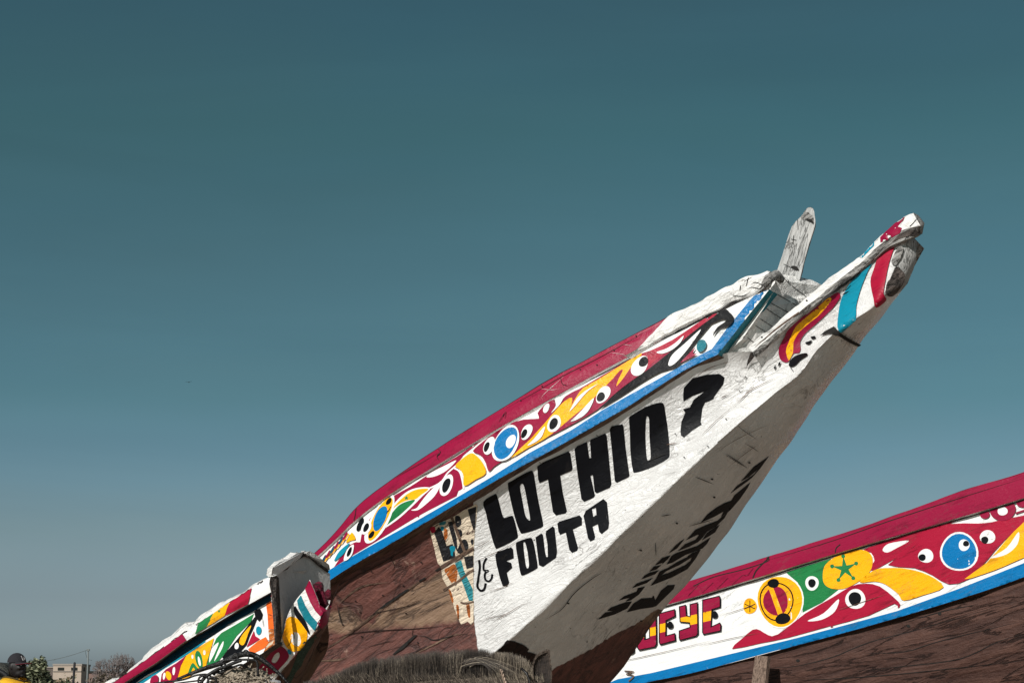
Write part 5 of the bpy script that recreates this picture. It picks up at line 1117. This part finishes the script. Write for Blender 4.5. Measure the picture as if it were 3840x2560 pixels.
# ================================================================== PERSON
def person():
    Y = 21.0; c = atY(60, 2500, Y); o = thing('person', 'man in a yellow tank top and dark baseball cap at the far left edge', 'person', (c.x, Y, 0))
    S = 1.0; zt = atY(60, 2446, Y).z    # cap top
    m_s = plain('dark_skin', '140f10', .6, .2, 12, bmp=.1); m_y = plain('yellow_jersey', 'e0a818', .8, .15, 30); m_t = plain('dark_trousers', '24262c', .9, .2)
    yaw = math.radians(-28); Rz = Matrix.Rotation(yaw, 3, 'Z')
    hz = zt - .135      # head centre
    V = []; R = []; Ed = []
    def nd(x, y, z, r, p=None):
        V.append((x, y, z)); R.append(r)
        if p is not None: Ed.append((p, len(V) - 1))
        return len(V) - 1
    pel = nd(0, 0, .95, (.15, .115)); wa = nd(0, 0, 1.12, (.13, .10), pel); ch = nd(0, 0, 1.36, (.15, .11), wa); sh = nd(-.01, 0, hz - .20, (.11, .085), ch); nk = nd(.0, 0, hz - .15, .056, sh); nk2 = nd(.01, 0, hz - .09, .058, nk)
    for s in (-1, 1):
        a = nd(-.01, .17 * s, hz - .215, .062, sh); e = nd(-.03, .24 * s, 1.18, .042, a); w_ = nd(.03, .25 * s, .92, .028, e); hd = nd(.05, .25 * s, .86, .035, w_)
        for k in range(4): nd(.06 + .008 * k, .235 * s + .018 * (k - 1.5) * .9, .775 - .01 * (1.5 - abs(k - 1.5)), .009, hd)
        nd(.09, .23 * s, .83, .010, hd)
        hp_ = nd(0, .09 * s, .88, .095, pel); kn = nd(.02, .10 * s, .50, .060, hp_); an = nd(-.01, .10 * s, .10, .040, kn); nd(.14, .11 * s, .035, .035, an)
    hc = Vector((.012, 0, hz)); Ex = [(hc, (.092, .076, .118), None), (hc + Vector((.03, 0, -.07)), (.062, .055, .055), None), (hc + Vector((.095, 0, -.005)), (.022, .014, .022), Matrix.Rotation(.4, 3, 'Y')), (hc + Vector((.100, 0, -.015)), (.018, .020, .012), None),
                                     (hc + Vector((.082, 0, .035)), (.018, .055, .014), None), (hc + Vector((.090, 0, -.050)), (.014, .026, .008), None), (hc + Vector((.088, 0, -.064)), (.014, .024, .008), None), (hc + Vector((.078, 0, -.100)), (.022, .026, .018), None)]
    for s in (-1, 1): Ex += [(hc + Vector((-.01, .078 * s, -.005)), (.020, .010, .032), None), (hc + Vector((.070, .040 * s, -.02)), (.022, .022, .018), None)]
    V = [tuple(Rz @ Vector(v)) for v in V]; Ex = [(Rz @ a, b, Rz @ r if r else Rz.copy()) for a, b, r in Ex]
    ob = skinned(V, Ed, R, 0, Ex, .008); body = eval_mesh(ob, 'body', o, [m_s])
    hcw = Vector(o.location) + Rz @ hc
    def W_(x, y, z): return hcw + Rz @ Vector((x, y, z))
    ey = Mesh(); m_e = plain('eye_white', 'a09890', .3, .05)
    # eyes
    for s in (-1, 1):
        e = Mesh(); e.ell(W_(.088, .033 * s, .006), (.010, .010, .006), m_e, None, 8, 6); e.ell(W_(.0965, .033 * s, .006), (.004, .004, .004), M_blk, None, 8, 6); e.build('eye', o)
    # cap
    m_c = plain('cap_cloth', '1c1a20', .9, .2, 40); m_r = plain('cap_underbrim', '7a1a2a', .8, .15); m_w = plain('cap_logo', 'b9b6b4', .8, .05)
    cp = Mesh(); rows = []
    for i in range(9):
        a = math.pi / 2 * i / 8; rows.append([W_(-.005 + .104 * math.cos(a) * math.cos(b), .088 * math.cos(a) * math.sin(b), .035 + .10 * math.sin(a)) for b in [k * 2 * math.pi / 28 for k in range(29)]])
    cp.grid(rows, m_c); cr_ = cp.build('cap_crown', o)
    bm_ = Mesh(); N = 14; r1 = []; r2 = []; r3 = []
    for k in range(N + 1):
        b = math.radians(-62 + 124 * k / N); r1.append(W_(-.005 + .100 * math.cos(b), .086 * math.sin(b), .037)); ext = .098 * math.cos(b * 1.3) ; r2.append(W_(-.005 + (.100 + ext) * math.cos(b), (.086 + ext * .25) * math.sin(b), .034 - .020 * (math.sin(b) ** 2) - .004))
    bm_.grid([r1, r2], m_c); bm_.grid([[p - Vector((0, 0, .003)) for p in r1], [p - Vector((0, 0, .003)) for p in r2]], m_r); bm_.grid([r2, [p - Vector((0, 0, .003)) for p in r2]], m_r); bm_.build('cap_brim', o)
    lg = Mesh()
    def lp(u, v): # front panel
        b = u; a = v; return W_(-.005 + .106 * math.cos(a) * math.cos(b), .090 * math.cos(a) * math.sin(b), .035 + .102 * math.sin(a))
    for L_ in ([(-.30, .72), (-.24, .22), (.0, .16)], [(-.05, .25), (.16, .62), (.34, .25)], [(.04, .38), (.24, .38)]): lg.tube([lp(a, b) for a, b in L_], .0032, m_w, 5)
    lg.build('cap_logo', o)
    # tank top: shell around torso
    tk = Mesh(); rows = []
    prof = [(.80, .17, .135), (.95, .17, .135), (1.12, .152, .122), (1.30, .168, .13), (1.40, .185, .135), (hz - .25, .225, .17), (hz - .175, .205, .165), (hz - .118, .135, .13)]
    for i, (z, ry, rx) in enumerate(prof):
        row = []
        for k in range(33):
            b = k * 2 * math.pi / 32; zz = z
            if i >= 6: zz = z - .02 * abs(math.cos(b)) ** 2 * (i - 5)
            row.append(Vector(o.location) + Rz @ Vector((rx * math.cos(b) - .01, ry * math.sin(b), zz)))
        rows.append(row)
    tk.grid(rows, m_y); m_tr = plain('jersey_trim', '4a3a10', .8, .1)
    tk.tube([p + Vector((0, 0, .003)) for p in rows[-1]], .005, m_tr, 5)
    t_ = tk.build('tank_top', o); md = t_.modifiers.new('s', 'SOLIDIFY'); md.thickness = .004
    tr = Mesh()
    for s in (-1, 1): tr.tube([Vector(o.location) + Rz @ Vector(p) for p in ((0, .075 * s, .98), (0, .09 * s, .80), (.02, .10 * s, .50), (0, .10 * s, .12))], [.125, .11, .08, .065], m_t, 14)
    tr.build('trousers', o)
person()
# ================================================================== BIRDS
def bird(px, py, Y, span, label, tilt):
    b = thing('bird', label, 'bird', atY(px, py, Y)); c = Vector(b.location); m = Mesh(); mt = plain('bird_plumage', '17181a', .8, .2)
    d = Vector((math.cos(tilt), 0, math.sin(tilt)))
    m.tube([c + Vector((0, s * span * .22, 0)) for s in (-1, -.5, 0, .5, .9)], [span * .02, span * .05, span * .07, span * .05, span * .015], mt, 8); m.build('body', b)
    for s in (-1, 1):
        w_ = Mesh(); up = Vector((0, 0, 1)); L = []
        for k in range(7):
            u = k / 6; p = c + d * (s * span * .5 * u) + up * span * (.10 * math.sin(u * 2.4)); ch = span * .13 * (1 - u * .75)
            L.append([p + Vector((0, -ch, 0)), p + Vector((0, 0, span * .012)), p + Vector((0, ch * .7, 0))])
        w_.grid(L, mt); o = w_.build('wing', b); md = o.modifiers.new('s', 'SOLIDIFY'); md.thickness = span * .015
bird(708, 1433, 60, 0.2, 'small dark bird gliding alone high in the empty sky', .02)
bird(204, 2473, 60, 0.085, 'tiny dark bird low over the flat-roofed building', .8)
# ================================================================== BACKGROUND
def building():
    Y = 400; m_w = plain('peach_render', (.40, .33, .27), .9, .12, .25, bmp=.1); m_d = plain('window_dark', (.012, .015, .012), .95, .2); m_c = plain('concrete_edge', (.28, .25, .22), .9, .1)
    p0 = atY(200, 2487, Y); p1 = atY(306, 2486, Y); z = p0.z; o = thing('building', 'flat roofed peach building with two small dark windows behind the green bush', 'building', ((p0.x + p1.x) / 2, Y, 0))
    Dp = 9.0; rb = atY(338, 2497, Y + 18); rb.z = z
    w = Mesh(); bl = Vector((p0.x + .4, Y + 18, z))
    loop = [Vector((p0.x, Y, 0)), Vector((p1.x, Y, 0)), Vector((rb.x, Y + 18, 0)), Vector((bl.x, Y + 18, 0))]; w.slab(loop, Vector((0, 0, z - .35)), m_w); w.build('wall', o)
    pr = Mesh(); lo = [Vector((q.x + (-.12 if i in (0, 3) else .12), q.y + (-.12 if i < 2 else .12), z - .35)) for i, q in enumerate(loop)]; pr.slab(lo, Vector((0, 0, .35)), m_c); pr.build('parapet', o)
    for (a, b, c, d) in ((217, 2501, 240, 2512), (267, 2501, 290, 2512)):
        q0 = atY(a, b, Y); q1 = atY(c, d, Y); g = Mesh(); g.box(((q0.x + q1.x) / 2, Y - .03, (q0.z + q1.z) / 2), (q1.x - q0.x, .10, q0.z - q1.z), m_d); g.build('window', o)
    f0 = Vector((p1.x, Y, 0)); f1 = Vector((rb.x, Y + 18, 0)); dr = (f1 - f0)
    for u in (.3, .7):
        q = f0 + dr * u; g = Mesh(); g.box((q.x + .02, q.y, atY(300, 2507, Y).z), (.12, 2.4, .8), m_d, Matrix.Rotation(math.atan2(dr.y, dr.x) - math.pi / 2, 3, 'Z')); g.build('window', o)
    g = Mesh(); q0 = atY(200, 2515, Y); g.box(((p0.x + p1.x) / 2, Y - .1, q0.z), (p1.x - p0.x, .2, .12), m_c); g.build('ledge', o)
    # lower wing on the left behind the bush and low house on the right
    o2 = thing('building', 'low reddish wall building with a dark flat roof line right of the thin pole', 'building', (atY(370, 2520, 380).x, 380, 0)); m_b = plain('red_brown_wall', (.20, .13, .11), .9, .35, .4)
    a = atY(334, 2515, 380); b = atY(470, 2515, 380); w = Mesh(); w.box(((a.x + b.x) / 2, 384, (a.z - .3) / 2), (b.x - a.x, 8, a.z - .3), m_b); w.build('wall', o2)
    w = Mesh(); w.box(((a.x + b.x) / 2, 384, a.z - .12), (b.x - a.x + .5, 8.6, .3), m_d); w.build('roof', o2)
    for k in range(3): g = Mesh(); g.box((a.x + 1.2 + k * 2.2, 379.97, a.z - 1.6), (.9, .1, 1.0), m_c); g.build('window', o2)
    o3 = thing('building', 'dark grey wall of a low building behind the green bush', 'building', (atY(175, 2520, 404).x, 404, 0)); m_g = plain('grey_wall', (.12, .10, .09), .9, .3, .3)  # wall itself is a mottled dark grey
    a = atY(150, 2498, 404); b = atY(198, 2498, 404); w = Mesh(); w.box(((a.x + b.x) / 2, 408, (a.z - .2) / 2), (b.x - a.x - .1, 6, a.z - .2), m_g); w.build('wall', o3); w = Mesh(); w.box(((a.x + b.x) / 2, 408, a.z - .1), (b.x - a.x, 6.4, .2), m_c); w.build('roof', o3)
building()
def bush(px0, px1, ytop, Y, label, cols, nleaf, seed, name='bushy_tree', lsz=.06):
    random.seed(seed); a = atY(px0, ytop, Y); b = atY(px1, ytop, Y); cx = (a.x + b.x) / 2; hw = (b.x - a.x) / 2; top = a.z
    o = thing(name, label, 'tree', (cx, Y, 0)); lf = Mesh(); tk = Mesh(); mb = plain('bark', '4a4038', .9, .3)
    ms = [plain('leaf_' + n, c, .7, .25, 8) for n, c in cols]
    tk.tube([(cx, Y, 0), (cx + .05, Y, top * .3), (cx - .03, Y, top * .55)], [.10, .08, .05], mb, 7)
    cl = []
    for i in range(46):
        ang = random.uniform(0, 6.28); rr = hw * math.sqrt(random.random()); x = cx + rr * math.cos(ang); y = Y + rr * math.sin(ang); env = 1 - .35 * (abs(x - cx + hw * .2) / hw) ** 1.5
        z = top * env * random.uniform(.45, .97); cl.append(Vector((x, y, z)))
        tk.tube([(cx, Y, top * .3), Vector((cx, Y, top * .3)).lerp(cl[-1], .5) + Vector((0, 0, .05)), cl[-1]], [.04, .02, .008], mb, 5, cap=False)
    for i in range(nleaf):
        c = random.choice(cl); r = hw * .30; p = c + Vector((random.gauss(0, r * .5), random.gauss(0, r * .5), random.gauss(0, r * .6)))
        u = Vector((random.gauss(0, 1), random.gauss(0, 1), random.gauss(0, 1))).normalized(); v = u.orthogonal().normalized(); s_ = lsz * random.uniform(.6, 1.4)
        k = hash((round(c.x, 2), round(c.z, 2))) % 3
        lf.add([p - u * s_, p + v * s_ * .45, p + u * s_, p - v * s_ * .45], [(0, 1, 2, 3)], random.choice(ms), False)
    tk.build('trunk', o); lf.build('crown', o)
bush(88, 205, 2462, 48, 'grey green leafy bush behind the man in the yellow tank top', (('pale', '85886c'), ('mid', '5a6045'), ('dark', '363d2b')), 15000, 3, lsz=.045)
bush(150, 345, 2540, 60, 'low dark green shrub in front of the peach building', (('olive', '4a5238'), ('dry', '7a6a52')), 3500, 5, 'shrub', .07)
bush(330, 470, 2525, 70, 'low scrubby bush under the bare tree', (('drab', '5a5040'), ('dusty', '6e625a')), 4000, 8, 'shrub', .07)
def bare_tree():
    random.seed(11); Y = 250; base = atY(430, 2600, Y); base.z = 0; o = thing('bare_tree', 'leafless spreading grey tree behind the left boat', 'tree', base); m = plain('grey_bark', '7b7270', .9, .3, 3); tw = Mesh(); tr = Mesh()
    top = atY(430, 2440, Y).z; hw = (atY(522, 2500, Y).x - atY(345, 2500, Y).x) / 2
    tr.tube([base, base + Vector((.1, 0, top * .2)), base + Vector((0, 0, top * .38))], [.55, .45, .3], m, 10)
    def grow(p, d, L, r, n):
        q = p + d * L; md = p.lerp(q, .5) + Vector((random.gauss(0, 1), random.gauss(0, 1), random.gauss(0, .6))) * L * .08
        tw.tube([p, md, q], [r, r * .8, r * .6], m, 4 if n < 3 else 5, cap=False)
        if n == 0: return
        for _ in range(3 if n > 1 else 4):
            e = (d + Vector((random.gauss(0, .55), random.gauss(0, .55), random.gauss(.08, .42)))).normalized(); grow(q, e, L * random.uniform(.62, .82), r * .6, n - 1)
    s = base + Vector((0, 0, top * .3))
    for k in range(9):
        a = k * 2 * math.pi / 9 + random.uniform(-.2, .2); d = Vector((math.cos(a), math.sin(a) * .9, random.uniform(.5, 1.1))).normalized(); grow(s, d, hw * .38, .16, 5)
    # keep the crown within its measured height
    mz = max(v.z for v in tw.v); 
    for v in tw.v:
        if v.z > s.z: v.z = s.z + (v.z - s.z) * (top - s.z) / (mz - s.z)
    mxx = max(abs(v.x - base.x) for v in tw.v)
    for v in tw.v: v.x = base.x + (v.x - base.x) * hw * 1.08 / mxx
    tr.build('trunk', o); tw.build('crown', o)
bare_tree()
def poles():
    Y = 120; t = atY(331, 2434, Y); o = thing('utility_pole', 'thin grey pole carrying a sagging wire beside the peach building', 'pole', (t.x, Y, 0)); m = plain('pole_grey', '6d7474', .8, .15)
    p = Mesh(); p.tube([(t.x, Y, 0), (t.x, Y, t.z * .5), (t.x, Y, t.z)], [.06, .05, .045], m, 8); p.build('pole_shaft', o); h = Mesh(); h.box((t.x, Y, t.z - .02), (.16, .14, .10), m); h.build('pole_head', o)
    mw = plain('wire', '565e60', .7, .1); w = Mesh(); a = atY(331, 2434, Y)
    b = atY(120, 2483, Y); pts = []
    for i in range(21): u = i / 20; q = a.lerp(b, u); q.z -= .10 * math.sin(math.pi * u) * 1.2; pts.append(q)
    ow = thing('overhead_wire', 'thin dark wire sagging from the pole towards the bush', 'wire', (t.x, Y, 0)); w.tube(pts, .016, mw, 5); w.tube(smooth([atY(320, 2437, Y), atY(322, 2452, Y), atY(330, 2470, Y), atY(345, 2474, Y)], 5), .014, mw, 5); w.build('cable', ow)
    Y = 40; t = atY(280, 2481, Y); o = thing('wooden_post', 'short dark upright post with a rounded top in front of the peach building', 'post', (t.x, Y, 0)); m = plain('black_post', '1c1c20', .8, .3)
    p = Mesh(); p.tube([(t.x + .01, Y, 0), (t.x + .012, Y, t.z * .6), (t.x - .012, Y, t.z * .78), (t.x, Y, t.z - .02), (t.x, Y, t.z)], [.028, .026, .024, .024, .012], m, 10); p.build('shaft', o)
poles()
def far_boat():
    Y = 30; o = thing('pirogue', 'dark weathered boat hull just behind the man at the left edge', 'boat', (atY(-80, 2500, Y).x, Y, 0)); m = wood('grey_black_hull', '2a2a28', '55564f'); md = plain('tar_black', '101316', .6); mt = plain('dull_teal', '1b4a55', .6)
    L = [(-500, 2440), (-250, 2462), (0, 2487), (32, 2493), (60, 2530), (80, 2600)]; n = 6
    def cv(L, y): return smooth([atY(a, b, y) for a, b in L], n)
    A = cv([(-500, 2445), (-250, 2466), (-40, 2482), (10, 2488), (30, 2500)], Y); B = cv([(-500, 2470), (-250, 2485), (-40, 2500), (10, 2514), (32, 2530)], Y - .25); Cc = cv([(-500, 2800), (-250, 2780), (-40, 2740), (5, 2700), (20, 2640)], Y + .3); h = Mesh()
    h.grid([[p + Vector((0, 1.4, 0)) for p in Cc], [p + Vector((0, 1.1, .0)) for p in A], A, B, [b.lerp(c, .5) - Vector((0, .15, 0)) for b, c in zip(B, Cc)], Cc], m); roughen(h, 0, .05, 2); h.build('hull', o)
    s = Mesh(); s.tube([p + Vector((0, -.06, -.02)) for p in B], .035, md, 8); s.build('rubbing_strip', o); s = Mesh(); s.tube([p.lerp(q, .2) + Vector((0, -.12, 0)) for p, q in zip(B, Cc)], .03, mt, 8); s.build('stripe_board', o)
far_boat()
